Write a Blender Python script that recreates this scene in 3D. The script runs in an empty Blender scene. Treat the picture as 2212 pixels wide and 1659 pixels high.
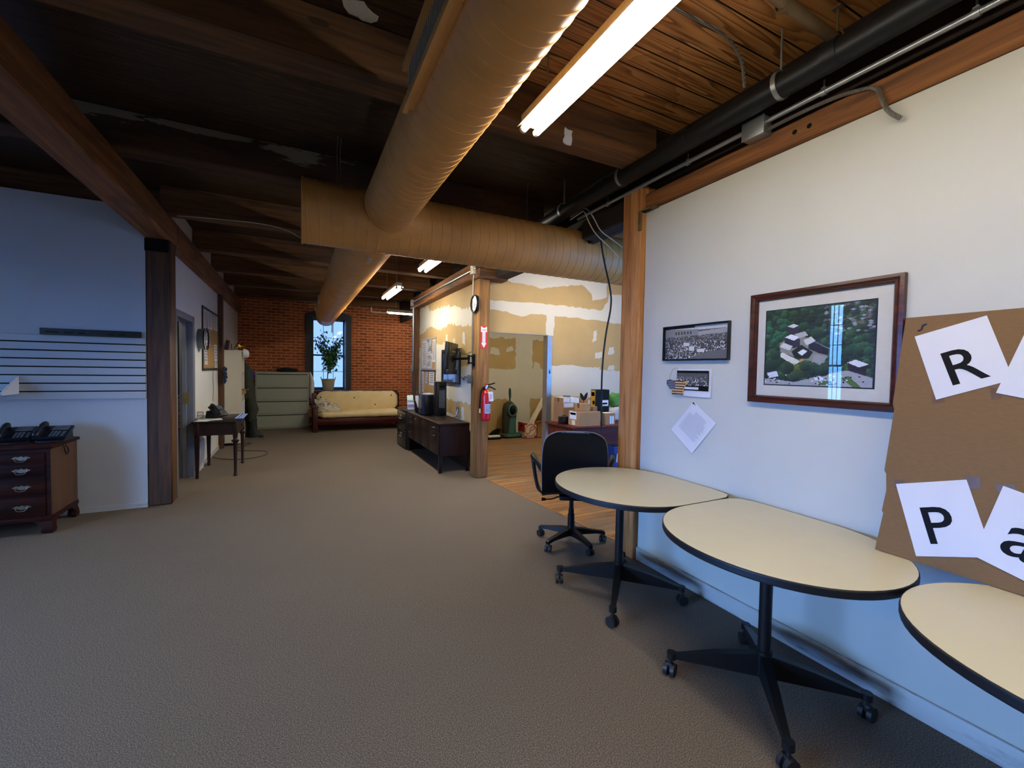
import bpy, bmesh, math, random
import numpy as np
from mathutils import Vector, Matrix
S = bpy.context.scene
C = S.collection
R = math.radians
# ---------------------------------------------------------------- camera
cd = bpy.data.cameras.new('camera')
cam = bpy.data.objects.new('camera', cd)
C.objects.link(cam)
yaw, pit, rol, fpx = 0.465188188, 0.0329385209, 0.0169232998, 929.732984
fwd = Vector((math.sin(yaw)*math.cos(pit), math.cos(yaw)*math.cos(pit), -math.sin(pit)))
rt0 = Vector((math.cos(yaw), -math.sin(yaw), 0))
up0 = rt0.cross(fwd)
rt = rt0*math.cos(rol) + up0*math.sin(rol)
up = up0*math.cos(rol) - rt0*math.sin(rol)
cam.matrix_world = Matrix(((rt.x, up.x, -fwd.x, 0), (rt.y, up.y, -fwd.y, 0), (rt.z, up.z, -fwd.z, 1.5), (0, 0, 0, 1)))
cd.sensor_fit = 'HORIZONTAL'
cd.sensor_width = 36.0
cd.lens = 36.0*fpx/2212
cd.clip_start = 0.02
S.camera = cam
# ---------------------------------------------------------------- daylight, lamps, exposure
SKY, SKY_DIM, SKY_BRIGHT = (0.09, 0.315, 1.0), 0.50, 14.0     # dusk sky, brighter towards the side windows
TUBE, TUBE_NEAR, TUBE_FAR, TUBE_STORE = (1.0, 0.945, 0.78), 14.5, 40.0, 38.0
W = bpy.data.worlds.new('overcast_sky')
S.world = W
W.use_nodes = True
_nt = W.node_tree
_bg = _nt.nodes['Background']
_tc = _nt.nodes.new('ShaderNodeTexCoord'); _sp = _nt.nodes.new('ShaderNodeSeparateXYZ'); _mr = _nt.nodes.new('ShaderNodeMapRange')
_nt.links.new(_tc.outputs['Generated'], _sp.inputs[0]); _nt.links.new(_sp.outputs[0], _mr.inputs[0])
_mr.inputs['From Min'].default_value, _mr.inputs['From Max'].default_value = -.75, -.35
_mr.inputs['To Min'].default_value, _mr.inputs['To Max'].default_value = SKY_BRIGHT, SKY_DIM
_nt.links.new(_mr.outputs[0], _bg.inputs[1])
_cr = _nt.nodes.new('ShaderNodeValToRGB'); _nt.links.new(_sp.outputs[2], _cr.inputs[0])
_cr.color_ramp.elements[0].color = (*SKY, 1); _cr.color_ramp.elements[0].position = .02
_cr.color_ramp.elements[1].color = (.34, .58, 1.0, 1); _cr.color_ramp.elements[1].position = .25
_mx = _nt.nodes.new('ShaderNodeMixRGB'); _m2 = _nt.nodes.new('ShaderNodeMapRange'); _nt.links.new(_sp.outputs[0], _m2.inputs[0])
_m2.inputs['From Min'].default_value, _m2.inputs['From Max'].default_value = -.6, -.2
_nt.links.new(_m2.outputs[0], _mx.inputs[0]); _nt.links.new(_cr.outputs[0], _mx.inputs[1]); _mx.inputs[2].default_value = (.26, .47, .95, 1)
_nt.links.new(_mx.outputs[0], _bg.inputs[0])
S.view_settings.view_transform = 'Standard'
S.view_settings.look = 'None'
S.view_settings.exposure = 1.6
S.view_settings.gamma = 1.0
S.view_settings.use_curve_mapping = False
try:
    S.cycles.use_denoising = True
    S.cycles.max_bounces = 8
    S.cycles.diffuse_bounces = 5
    S.cycles.sample_clamp_indirect = 6.0
    S.cycles.caustics_reflective = False
    S.cycles.caustics_refractive = False
except Exception:
    pass

# ---------------------------------------------------------------- materials
def lin(h):
    if isinstance(h, (tuple, list)):
        return tuple(h)
    h = h.lstrip('#')
    v = [int(h[i:i+2], 16)/255 for i in (0, 2, 4)]
    return tuple(x/12.92 if x <= .04045 else ((x+.055)/1.055)**2.4 for x in v)
def c4(h): return (*lin(h), 1)
class NT:
    def __init__(s, name):
        s.m = bpy.data.materials.new(name)
        s.m.use_nodes = True
        s.t = s.m.node_tree
        s.b = s.t.nodes['Principled BSDF']
        s.out = s.t.nodes['Material Output']
    def n(s, kind, **kw):
        x = s.t.nodes.new('ShaderNode'+kind)
        for k, v in kw.items():
            if k.startswith('_'): setattr(x, k[1:], v)
            else:
                k = int(k[1:]) if k[0] == 'i' and k[1:].isdigit() else k.replace('_', ' ')
                x.inputs[k].default_value = v
        return x
    def l(s, a, b):
        s.t.links.new(a, b)
    def coord(s, scale=(1, 1, 1), rot=(0, 0, 0), kind='Object', loc=(0, 0, 0)):
        tc = s.n('TexCoord'); mp = s.n('Mapping', Scale=scale, Rotation=rot, Location=loc)
        s.l(tc.outputs[kind], mp.inputs['Vector'])
        return mp.outputs[0]
    def noise(s, vec, scale, detail=4, rough=.55, dist=0):
        x = s.n('TexNoise', Scale=scale, Detail=detail, Roughness=rough, Distortion=dist)
        s.l(vec, x.inputs['Vector'])
        return x.outputs['Fac']
    def ramp(s, fac, stops, interp='LINEAR'):
        x = s.n('ValToRGB'); e = x.color_ramp.elements
        x.color_ramp.interpolation = interp
        while len(e) < len(stops): e.new(.5)
        for q, (p, c) in zip(e, stops): q.position = p; q.color = c4(c)
        s.l(fac, x.inputs[0])
        return x.outputs[0]
    def mix(s, fac, a, b, mode='MIX'):
        x = s.n('MixRGB'); x.blend_type = mode
        for v, i in ((fac, 0), (a, 1), (b, 2)):
            if hasattr(v, 'is_linked'): s.l(v, x.inputs[i])
            else: x.inputs[i].default_value = v if i == 0 else (c4(v) if isinstance(v, str) else v)
        return x.outputs[0]
    def math(s, op, a, b=0.0, c=None):
        x = s.n('Math'); x.operation = op
        for v, i in ((a, 0), (b, 1), (c, 2)):
            if v is None: continue
            if hasattr(v, 'is_linked'): s.l(v, x.inputs[i])
            else: x.inputs[i].default_value = v
        return x.outputs[0]
    def sep(s, vec):
        x = s.n('SeparateXYZ'); s.l(vec, x.inputs[0])
        return x.outputs
    def bump(s, h, strength=.3, dist=.01):
        x = s.n('Bump', Strength=strength, Distance=dist)
        s.l(h, x.inputs['Height']); s.l(x.outputs[0], s.b.inputs['Normal'])
    def base(s, col, rough=.6, metal=0.0, spec=None):
        if hasattr(col, 'is_linked'): s.l(col, s.b.inputs['Base Color'])
        else: s.b.inputs['Base Color'].default_value = c4(col)
        if hasattr(rough, 'is_linked'): s.l(rough, s.b.inputs['Roughness'])
        else: s.b.inputs['Roughness'].default_value = rough
        s.b.inputs['Metallic'].default_value = metal
        if spec is not None: s.b.inputs['Specular IOR Level'].default_value = spec
        return s.m
def flat(name, col, rough=.6, metal=0.0, var=.08, scale=30, spec=None, bump=0):
    t = NT(name)
    l = lin(col)
    f = t.noise(t.coord(), scale, 3)
    a = tuple(min(1, x*(1-var)) for x in l); b = tuple(min(1, x*(1+var)) for x in l)
    if bump: t.bump(f, bump, .004)
    return t.base(t.ramp(f, [(.3, a), (.7, b)]), rough, metal, spec)
def wood(name, dark, mid, light, axis='x', freq=1.0, rough=.6, knots=0.0, bump=.15, spec=None):
    t = NT(name)
    st = {'x': (.9, 14, 14), 'y': (14, .9, 14), 'z': (14, 14, .9)}[axis]
    v = t.coord(tuple(a*freq for a in st))
    f1 = t.noise(v, 1.0, 6, .6, 1.2)
    v2 = t.coord(tuple(a*freq*.35 for a in st))
    f2 = t.noise(v2, 1.0, 3, .5, .6)
    st3 = tuple(a*freq*3 for a in st)
    f3 = t.noise(t.coord(st3), 1.0, 2, .5, 0)
    col = t.ramp(f1, [(.3, dark), (.5, mid), (.72, light)])
    col = t.mix(t.math('MULTIPLY', f2, .55), col, dark)
    col = t.mix(t.math('MULTIPLY', t.math('GREATER_THAN', f3, .62), .25), col, dark)
    if knots:
        k = t.n('TexVoronoi', Scale=knots); t.l(t.coord(tuple(.35 if a < 5 else 1 for a in st)), k.inputs['Vector'])
        kk = t.math('LESS_THAN', k.outputs['Distance'], .05)
        col = t.mix(t.math('MULTIPLY', kk, .75), col, dark)
    if bump: t.bump(f1, bump, .006)
    return t.base(col, rough, 0, spec)
def emit(name, col, strength):
    t = NT(name)
    e = t.n('Emission', Color=(*col, 1), Strength=strength)
    t.l(e.outputs[0], t.out.inputs[0])
    return t.m
def glass(name, tint=(1, 1, 1), rough=0.0):
    t = NT(name)
    tr = t.n('BsdfTransparent', Color=(*tint, 1)); gl = t.n('BsdfGlossy', Roughness=rough)
    lw = t.n('LayerWeight', Blend=.5); mx = t.n('MixShader')
    fr = t.math('ADD', t.math('MULTIPLY', t.math('POWER', lw.outputs['Facing'], 5.0), .9), .022)
    t.l(fr, mx.inputs[0]); t.l(tr.outputs[0], mx.inputs[1]); t.l(gl.outputs[0], mx.inputs[2])
    t.l(mx.outputs[0], t.out.inputs[0])
    return t.m
def picture_material(name, rough=.5):
    t = NT(name)
    a = t.n('Attribute', _attribute_name='Col')
    return t.base(a.outputs['Color'], rough)

# ---------------------------------------------------------------- mesh builder
class MB:
    def __init__(s): s.bm = bmesh.new(); s.mi = 0
    def _end(s, before, mi):
        for f in s.bm.faces:
            if f not in before: f.material_index = s.mi if mi is None else mi
    def faces(s, vs, fs, mi=None):
        v = [s.bm.verts.new(p) for p in vs]
        for f in fs:
            try:
                q = s.bm.faces.new([v[i] for i in f]); q.material_index = s.mi if mi is None else mi
            except ValueError: pass
        return v
    def box(s, x0, x1, y0, y1, z0, z1, mi=None, bev=0, rot=None, seg=2, about=None):
        vs = [Vector(p) for p in ((x0, y0, z0), (x1, y0, z0), (x1, y1, z0), (x0, y1, z0), (x0, y0, z1), (x1, y0, z1), (x1, y1, z1), (x0, y1, z1))]
        if rot is not None:
            c = Vector(about) if about is not None else Vector(((x0+x1)/2, (y0+y1)/2, (z0+z1)/2))
            vs = [rot @ (p-c) + c for p in vs]
        fs = [(0, 3, 2, 1), (4, 5, 6, 7), (0, 1, 5, 4), (1, 2, 6, 5), (2, 3, 7, 6), (3, 0, 4, 7)]
        if not bev:
            s.faces(vs, fs, mi); return s
        b = bmesh.new(); v = [b.verts.new(p) for p in vs]
        for f in fs: b.faces.new([v[i] for i in f])
        bmesh.ops.bevel(b, geom=list(b.edges), offset=bev, segments=seg, profile=.5, affect='EDGES')
        b.verts.index_update()
        s.faces([p.co.copy() for p in b.verts], [[q.index for q in f.verts] for f in b.faces], mi)
        b.free(); return s
    def rings(s, rings, mi=None, cap0=True, cap1=True, closed=True):
        n = len(rings[0]); vs = [p for r in rings for p in r]; fs = []
        for i in range(len(rings)-1):
            for j in range(n if closed else n-1):
                k = (j+1) % n
                fs.append((i*n+j, i*n+k, (i+1)*n+k, (i+1)*n+j))
        if cap0: fs.append(tuple(range(n-1, -1, -1)))
        if cap1: fs.append(tuple((len(rings)-1)*n+j for j in range(n)))
        s.faces(vs, fs, mi); return s
    def cyl(s, p0, p1, r0, r1=None, seg=16, mi=None, cap=True):
        p0, p1 = Vector(p0), Vector(p1); r1 = r0 if r1 is None else r1
        d = (p1-p0).normalized(); a = d.orthogonal().normalized(); b = d.cross(a)
        rg = [[p+(a*math.cos(t)+b*math.sin(t))*r for t in (2*math.pi*i/seg for i in range(seg))] for p, r in ((p0, r0), (p1, r1))]
        return s.rings(rg, mi, cap, cap)
    def tube(s, pts, r, seg=8, mi=None, cap=True, smooth=0):
        pts = [Vector(p) for p in pts]
        for _ in range(smooth):
            q = [pts[0]]
            for a, b in zip(pts, pts[1:]): q += [a.lerp(b, .25), a.lerp(b, .75)]
            pts = q+[pts[-1]]
        rs = r if isinstance(r, (list, tuple)) else [r]*len(pts)
        if len(rs) != len(pts): rs = [rs[min(len(rs)-1, int(i*(len(rs)-1)/(len(pts)-1)+.5))] for i in range(len(pts))]
        d = (pts[1]-pts[0]).normalized(); a = d.orthogonal().normalized(); rg = []
        for i, p in enumerate(pts):
            t = (pts[min(i+1, len(pts)-1)]-pts[max(i-1, 0)]).normalized()
            a = (a-t*a.dot(t))
            a = a.normalized() if a.length > 1e-6 else t.orthogonal().normalized()
            b = t.cross(a)
            rg.append([p+(a*math.cos(w)+b*math.sin(w))*rs[i] for w in (2*math.pi*k/seg for k in range(seg))])
        return s.rings(rg, mi, cap, cap)
    def lathe(s, prof, c=(0, 0, 0), axis='z', seg=24, mi=None, cap0=True, cap1=True):
        c = Vector(c)
        def pt(r, h, t):
            u, v = r*math.cos(t), r*math.sin(t)
            return c+Vector({'z': (u, v, h), 'y': (v, h, u), 'x': (h, u, v)}[axis])
        return s.rings([[pt(max(r, 1e-4), h, 2*math.pi*i/seg) for i in range(seg)] for r, h in prof], mi, cap0, cap1)
    def prism(s, poly, a, b, plane='xy', mi=None, mside=None):
        def pt(u, v, w): return {'xy': (u, v, w), 'xz': (u, w, v), 'yz': (w, u, v)}[plane]
        n = len(poly); vs = [pt(u, v, a) for u, v in poly]+[pt(u, v, b) for u, v in poly]
        v = s.faces(vs, [], mi)
        q = []
        for f in [tuple(range(n-1, -1, -1)), tuple(range(n, 2*n))]: q.append((f, mi))
        for i in range(n): q.append(((i, (i+1) % n, n+(i+1) % n, n+i), mi if mside is None else mside))
        for f, m in q:
            try: x = s.bm.faces.new([v[i] for i in f]); x.material_index = s.mi if m is None else m
            except ValueError: pass
        return s
    def quad(s, a, b, c, d, mi=None):
        s.faces([a, b, c, d], [(0, 1, 2, 3)], mi); return s
    def sphere(s, c, r, seg=14, rings=9, mi=None, sc=(1, 1, 1)):
        c = Vector(c)
        rg = []
        for i in range(rings+1):
            ph = math.pi*i/rings
            rg.append([c+Vector((max(math.sin(ph), 1e-3)*math.cos(t)*r*sc[0], max(math.sin(ph), 1e-3)*math.sin(t)*r*sc[1], -math.cos(ph)*r*sc[2])) for t in (2*math.pi*k/seg for k in range(seg))])
        return s.rings(rg, mi)
    def xform(s, m):
        bmesh.ops.transform(s.bm, matrix=m, verts=list(s.bm.verts)); return s
    def add_mesh(s, me, m, mi=None):
        vs = [m @ v.co for v in me.vertices]
        s.faces(vs, [list(p.vertices) for p in me.polygons], mi); return s
def link(name, mb, mats, parent=None, off=(0, 0, 0), smooth=38):
    me = bpy.data.meshes.new(name)
    bm = mb.bm if isinstance(mb, MB) else mb
    bmesh.ops.recalc_face_normals(bm, faces=list(bm.faces)) if getattr(mb, 'recalc', True) else None
    if any(off): bmesh.ops.translate(bm, vec=-Vector(off), verts=list(bm.verts))
    bm.to_mesh(me); bm.free()
    for m in (mats if isinstance(mats, (list, tuple)) else [mats]): me.materials.append(m)
    if smooth:
        for p in me.polygons: p.use_smooth = True
        me.set_sharp_from_angle(angle=R(smooth))
    o = bpy.data.objects.new(name, me); C.objects.link(o)
    if parent is not None: o.parent = parent
    return o
def thing(name, label, cat, loc=(0, 0, 0), rz=0, group=None):
    o = bpy.data.objects.new(name, None); C.objects.link(o)
    o.location = loc; o.rotation_euler = (0, 0, rz); o.empty_display_size = .1
    o['label'] = label; o['category'] = cat
    if group: o['group'] = group
    return o
def wpart(name, mb, mats, t, label=None, smooth=38):
    """a part given in world coordinates under an unrotated thing"""
    off = Vector((0, 0, 0)); q = t
    while q is not None: off += q.location; q = q.parent
    o = link(name, mb, mats, t, tuple(off), smooth)
    if label: o['label'] = label
    return o
def lpart(name, mb, mats, t, label=None, smooth=38):
    o = link(name, mb, mats, t, (0, 0, 0), smooth)
    if label: o['label'] = label
    return o
def solo(name, mb, mats, label, cat, group=None, smooth=38):
    bm = mb.bm
    xs = [v.co for v in bm.verts]
    lo = Vector((min(p.x for p in xs), min(p.y for p in xs), min(p.z for p in xs))); hi = Vector((max(p.x for p in xs), max(p.y for p in xs), max(p.z for p in xs)))
    off = Vector(((lo.x+hi.x)/2, (lo.y+hi.y)/2, lo.z))
    o = link(name, mb, mats, None, tuple(off), smooth); o.location = off
    o['label'] = label; o['category'] = cat
    if group: o['group'] = group
    return o
def struct(name, mb, mats, parent=None, smooth=38):
    o = link(name, mb, mats, parent, (0, 0, 0), smooth)
    if parent is None: o['kind'] = 'structure'
    return o
def copy_tree(o, parent=None):
    c = o.copy(); C.objects.link(c); c.parent = parent
    for ch in list(o.children): copy_tree(ch, c)
    return c
_txt = {}
def text_mesh(s, size=1.0, depth=.002, bold=0.0):
    key = (s, size, depth, bold)
    if key in _txt: return _txt[key]
    cu = bpy.data.curves.new('lettering', 'FONT'); cu.body = s; cu.size = size; cu.extrude = depth; cu.align_x = 'CENTER'; cu.align_y = 'CENTER'; cu.resolution_u = 4; cu.offset = bold
    o = bpy.data.objects.new('lettering', cu); C.objects.link(o)
    dg = bpy.context.evaluated_depsgraph_get(); dg.update()
    me = bpy.data.meshes.new_from_object(o.evaluated_get(dg))
    bpy.data.objects.remove(o); bpy.data.curves.remove(cu)
    _txt[key] = me
    return me
def frame_m(origin, xdir, ydir):
    x = Vector(xdir).normalized(); y = Vector(ydir).normalized(); z = x.cross(y); o = Vector(origin)
    return Matrix(((x.x, y.x, z.x, o.x), (x.y, y.y, z.y, o.y), (x.z, y.z, z.z, o.z), (0, 0, 0, 1)))
def picture_mesh(name, arr, tl, tr, bl, mat, parent, label=None):
    """a printed picture: one small face per dot; arr is rows x cols x 3 in sRGB 0..1"""
    h, w, _ = arr.shape
    tl, tr, bl = (np.array(p, float) - np.array(parent.location) for p in (tl, tr, bl))
    u = np.linspace(0, 1, w+1)[None, :, None]; v = np.linspace(0, 1, h+1)[:, None, None]
    P = (tl+(tr-tl)*u+(bl-tl)*v).reshape(-1, 3)
    i = np.arange(h)[:, None]*(w+1)+np.arange(w)[None, :]
    F = np.stack([i, i+w+1, i+w+2, i+1], -1).reshape(-1, 4)
    me = bpy.data.meshes.new(name); me.from_pydata(P.tolist(), [], F.tolist())
    a = np.clip(arr, 0, 1); a = np.where(a <= .04045, a/12.92, ((a+.055)/1.055)**2.4)
    col = np.concatenate([np.repeat(a.reshape(-1, 3), 4, 0), np.ones((h*w*4, 1))], 1).astype(np.float32)
    at = me.color_attributes.new('Col', 'FLOAT_COLOR', 'CORNER'); at.data.foreach_set('color', col.ravel())
    me.materials.append(mat)
    o = bpy.data.objects.new(name, me); C.objects.link(o); o.parent = parent
    if label: o['label'] = label
    return o
random.seed(7); rng = np.random.default_rng(5)
# ================================================================ the setting
ZC = 3.31
def carpet_mat():
    t = NT('carpet')
    v = t.coord()
    a = t.noise(v, 210, 3, .8); b = t.noise(v, 70, 3, .6); c = t.noise(v, 1.3, 3, .6)
    col = t.ramp(a, [(.34, '#2f2721'), (.5, '#6b6057'), (.66, '#b3a497')])
    col = t.mix(t.math('MULTIPLY', b, .35), col, '#6c6158')
    col = t.mix(t.math('MULTIPLY', c, .3), col, '#594d43')
    t.bump(a, .12, .002)
    return t.base(col, .97, 0, .1)
def paint_mat(name, col, dirt=.1):
    t = NT(name)
    v = t.coord(); a = t.noise(v, 2.0, 4, .6); b = t.noise(v, 60, 2)
    l = lin(col); d = tuple(x*(1-dirt) for x in l)
    t.bump(b, .04, .002)
    return t.base(t.ramp(a, [(.35, d), (.65, l)]), .62, 0, .3)
def planks_mat(name, dark, mid, light, width=.135):
    t = NT(name)
    v = t.coord(); s = t.sep(v)
    row = t.math('DIVIDE', s[1], width); fr = t.math('FRACT', row); idx = t.math('FLOOR', row)
    wn = t.n('TexWhiteNoise'); wn.noise_dimensions = '1D'; t.l(idx, wn.inputs['W'])
    comb = t.n('CombineXYZ'); t.l(t.math('ADD', t.math('MULTIPLY', s[0], .55), t.math('MULTIPLY', wn.outputs[0], 30.0)), comb.inputs[0]); t.l(t.math('MULTIPLY', s[1], 9.0), comb.inputs[1]); t.l(idx, comb.inputs[2])
    g = t.n('TexNoise', Scale=1.0, Detail=1.5, Distortion=.15); t.l(comb.outputs[0], g.inputs['Vector'])
    rings = t.math('FRACT', t.math('MULTIPLY', g.outputs['Fac'], 13.0))
    col = t.ramp(rings, [(0, light), (.55, mid), (.9, dark), (1, mid)])
    col = t.mix(t.math('MULTIPLY', wn.outputs[0], .45), col, mid)
    big = t.noise(t.coord((.7, .7, .7)), 1.6, 4, .6)
    col = t.mix(t.math('MULTIPLY', t.math('GREATER_THAN', big, .56), .35), col, dark)
    seam = t.math('LESS_THAN', fr, .07)
    col = t.mix(seam, col, '#120a06')
    h = t.math('SUBTRACT', 1.0, seam); t.bump(h, .8, .01)
    return t.base(col, .5, 0, .35)
def brick_mat():
    t = NT('old_brick')
    s = t.sep(t.coord()); cb = t.n('CombineXYZ'); t.l(s[0], cb.inputs[0]); t.l(s[2], cb.inputs[1])
    nz = t.n('TexNoise', Scale=7.0, Detail=3); t.l(cb.outputs[0], nz.inputs['Vector'])
    wob = t.n('VectorMath'); wob.operation = 'SCALE'; t.l(nz.outputs['Color'], wob.inputs[0]); wob.inputs['Scale'].default_value = .012
    ad = t.n('VectorMath'); ad.operation = 'ADD'; t.l(cb.outputs[0], ad.inputs[0]); t.l(wob.outputs[0], ad.inputs[1])
    b = t.n('TexBrick', Scale=1.0, Mortar_Size=.0085, Mortar_Smooth=.3, Bias=-.1, Brick_Width=.215, Row_Height=.0715)
    b.inputs['Color1'].default_value = c4('#b35e36'); b.inputs['Color2'].default_value = c4('#7c3c24'); b.inputs['Mortar'].default_value = c4('#d6a680')
    t.l(ad.outputs[0], b.inputs['Vector'])
    n2 = t.noise(cb.outputs[0], 3.0, 5, .65)
    col = t.mix(t.math('MULTIPLY', n2, .5), b.outputs['Color'], '#8c4426')
    n3 = t.noise(cb.outputs[0], 22, 3)
    col = t.mix(t.math('MULTIPLY', t.math('GREATER_THAN', n3, .72), .5), col, '#d9a483')
    t.bump(t.math('SUBTRACT', 1.0, b.outputs['Fac']), .7, .008)
    return t.base(col, .88, 0, .2)
def woodfloor_mat():
    t = NT('worn_wood_floor')
    v = t.coord((.8, 7, 7)); a = t.noise(v, 1.2, 6, .65, .5); b = t.noise(t.coord(), 1.7, 5, .65); c = t.noise(t.coord(), 40, 2)
    col = t.ramp(a, [(.3, '#5c4028'), (.52, '#96693f'), (.75, '#bf9057')])
    col = t.mix(t.ramp(b, [(.45, (0, 0, 0)), (.6, (.7, .7, .7))]), col, '#7a6a58')
    s = t.sep(t.coord()); seam = t.math('LESS_THAN', t.math('FRACT', t.math('DIVIDE', s[1], .09)), .06)
    col = t.mix(t.math('MULTIPLY', seam, .6), col, '#22160e')
    col = t.mix(t.math('GREATER_THAN', c, .74), col, '#b9b0a2')
    t.bump(a, .2, .005)
    return t.base(col, .6, 0, .35)
M = {}
M['carpet'] = carpet_mat()
M['wall'] = paint_mat('white_wall_paint', '#dedcd4', .05)
M['alcove'] = paint_mat('light_dimmed_alcove_paint', '#bfc0c0', .05); M['wallr'] = paint_mat('light_dimmed_wall_paint', '#c4c4bb', .04)  # white wall paint darkened in its colour to offset the strong lamp light
t_ = NT('scuffed_baseboard'); a_ = t_.noise(t_.coord((1, 1, 5)), 3.2, 5, .65); M['trimwhite'] = t_.base(t_.ramp(a_, [(.5, '#bfbfbc'), (.62, '#a09f9c'), (.72, '#5d5a57')]), .5)
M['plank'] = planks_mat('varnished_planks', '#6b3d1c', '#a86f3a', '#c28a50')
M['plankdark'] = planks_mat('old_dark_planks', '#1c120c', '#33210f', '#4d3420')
M['brick'] = brick_mat()
M['wfloor'] = woodfloor_mat()
M['timber_x'] = wood('old_timber', '#33200f', '#6a4424', '#8c5f36', 'x', .9, .75, 2.5)
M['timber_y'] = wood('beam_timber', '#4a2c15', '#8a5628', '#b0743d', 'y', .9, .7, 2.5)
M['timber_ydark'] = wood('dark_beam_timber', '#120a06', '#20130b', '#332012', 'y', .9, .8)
M['post_orange'] = wood('bright_fir_post', '#74441f', '#c07f45', '#dca669', 'z', 1.1, .7, 2.2)
M['post_brown'] = wood('brown_timber_post', '#5a3a1a', '#8c6231', '#a97f45', 'z', .9, .72, 2.0)
M['post_dark'] = wood('dark_varnished_post', '#241408', '#5d3a1c', '#7c5128', 'z', .9, .6, 2.0)
M['drywall'] = paint_mat('bare_drywall', '#b89c69', .1)
M['mud'] = paint_mat('joint_compound', '#cfcabb', .05)
M['black'] = flat('matte_black', '#0a0a0a', .6, spec=.15)
M['steel'] = flat('galvanised_steel', '#a9adae', .38, .85, scale=12)
M['greysteel'] = flat('grey_steel', '#70757a', .45, .5)
M['darkframe'] = flat('blue_black_window_paint', '#232733', .55)
M['glass'] = glass('window_glass')
M['snow'] = flat('outside_paving', '#6d7075', .9, var=.1, scale=2)
# floor
m = MB(); m.faces([(-4.6, -3, 0), (2.46, -3, 0), (2.46, 2.9, 0), (2.53, 2.9, 0), (2.33, 5.3, 0), (2.33, 12.2, 0), (-4.6, 12.2, 0)], [tuple(range(7))]); m.mi = 0
m.faces([(-4.6, -3, -.05), (2.46, -3, -.05), (2.46, 2.9, -.05), (2.53, 2.9, -.05), (2.33, 5.3, -.05), (2.33, 12.2, -.05), (-4.6, 12.2, -.05)], [tuple(range(6, -1, -1))])
struct('floor', m, M['carpet'])
m = MB(); m.box(2.2, 6.6, 2.4, 12.4, -.12, -.008)
struct('floor_storage', m, M['wfloor'])
m = MB(); m.prism([(2.53, 2.9), (2.555, 2.9), (2.355, 5.3), (2.33, 5.3)], -.01, .004)
struct('trim_1', m, wood('threshold_strip', '#6b4423', '#a9713c', '#c08a50', 'y', 1, .5))
# ceilings: planked, with a brighter varnished bay over the tables
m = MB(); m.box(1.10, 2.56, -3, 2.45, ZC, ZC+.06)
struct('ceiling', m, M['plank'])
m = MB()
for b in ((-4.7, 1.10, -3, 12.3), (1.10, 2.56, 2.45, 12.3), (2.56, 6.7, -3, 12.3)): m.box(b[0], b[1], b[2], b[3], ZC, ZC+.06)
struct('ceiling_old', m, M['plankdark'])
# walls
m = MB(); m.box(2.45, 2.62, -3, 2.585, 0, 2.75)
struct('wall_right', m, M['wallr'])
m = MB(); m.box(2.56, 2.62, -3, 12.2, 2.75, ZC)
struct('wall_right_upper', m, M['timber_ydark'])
m = MB(); m.box(2.432, 2.45, -3, 2.585, 0, .10, bev=.004)
struct('baseboard_right', m, M['trimwhite'])
m = MB(); m.box(-4.6, -1.39, 5.70, 5.84, 0, 3.10)
struct('wall_alcove', m, M['alcove'])
m = MB(); m.box(-4.6, -1.24, 5.76, 5.92, 3.10, ZC)
struct('trim_2', m, M['timber_x'])
m = MB(); m.box(-4.6, -1.39, 5.685, 5.70, 0, .05)
struct('baseboard_alcove', m, M['trimwhite'])
XL = -1.24
m = MB()
m.box(XL-.12, XL, 5.93, 6.12, 0, ZC); m.box(XL-.12, XL, 6.12, 7.05, 2.09, ZC); m.box(XL-.12, XL, 7.05, 12.1, 0, ZC)
struct('wall_left', m, M['wall'])
m = MB(); m.box(XL, XL+.012, 7.12, 12.1, 0, .06)
struct('baseboard_left', m, M['trimwhite'])
# brick end wall with two window openings (the second is glimpsed through the left doorway)
W1 = (.31, 1.20, .89, 2.78); W2 = (-3.15, -2.36, .80, 2.62)
m = MB(); yb0, yb1 = 12.1, 12.45
for x0, x1, z0, z1 in ((-4.7, W2[0], 0, ZC), (W2[0], W2[1], 0, W2[2]), (W2[0], W2[1], W2[3], ZC), (W2[1], W1[0], 0, ZC), (W1[0], W1[1], 0, W1[2]), (W1[0], W1[1], W1[3], ZC), (W1[1], 6.7, 0, ZC)):
    m.box(x0, x1, yb0, yb1, z0, z1)
struct('wall_brick', m, M['brick'])
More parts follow.
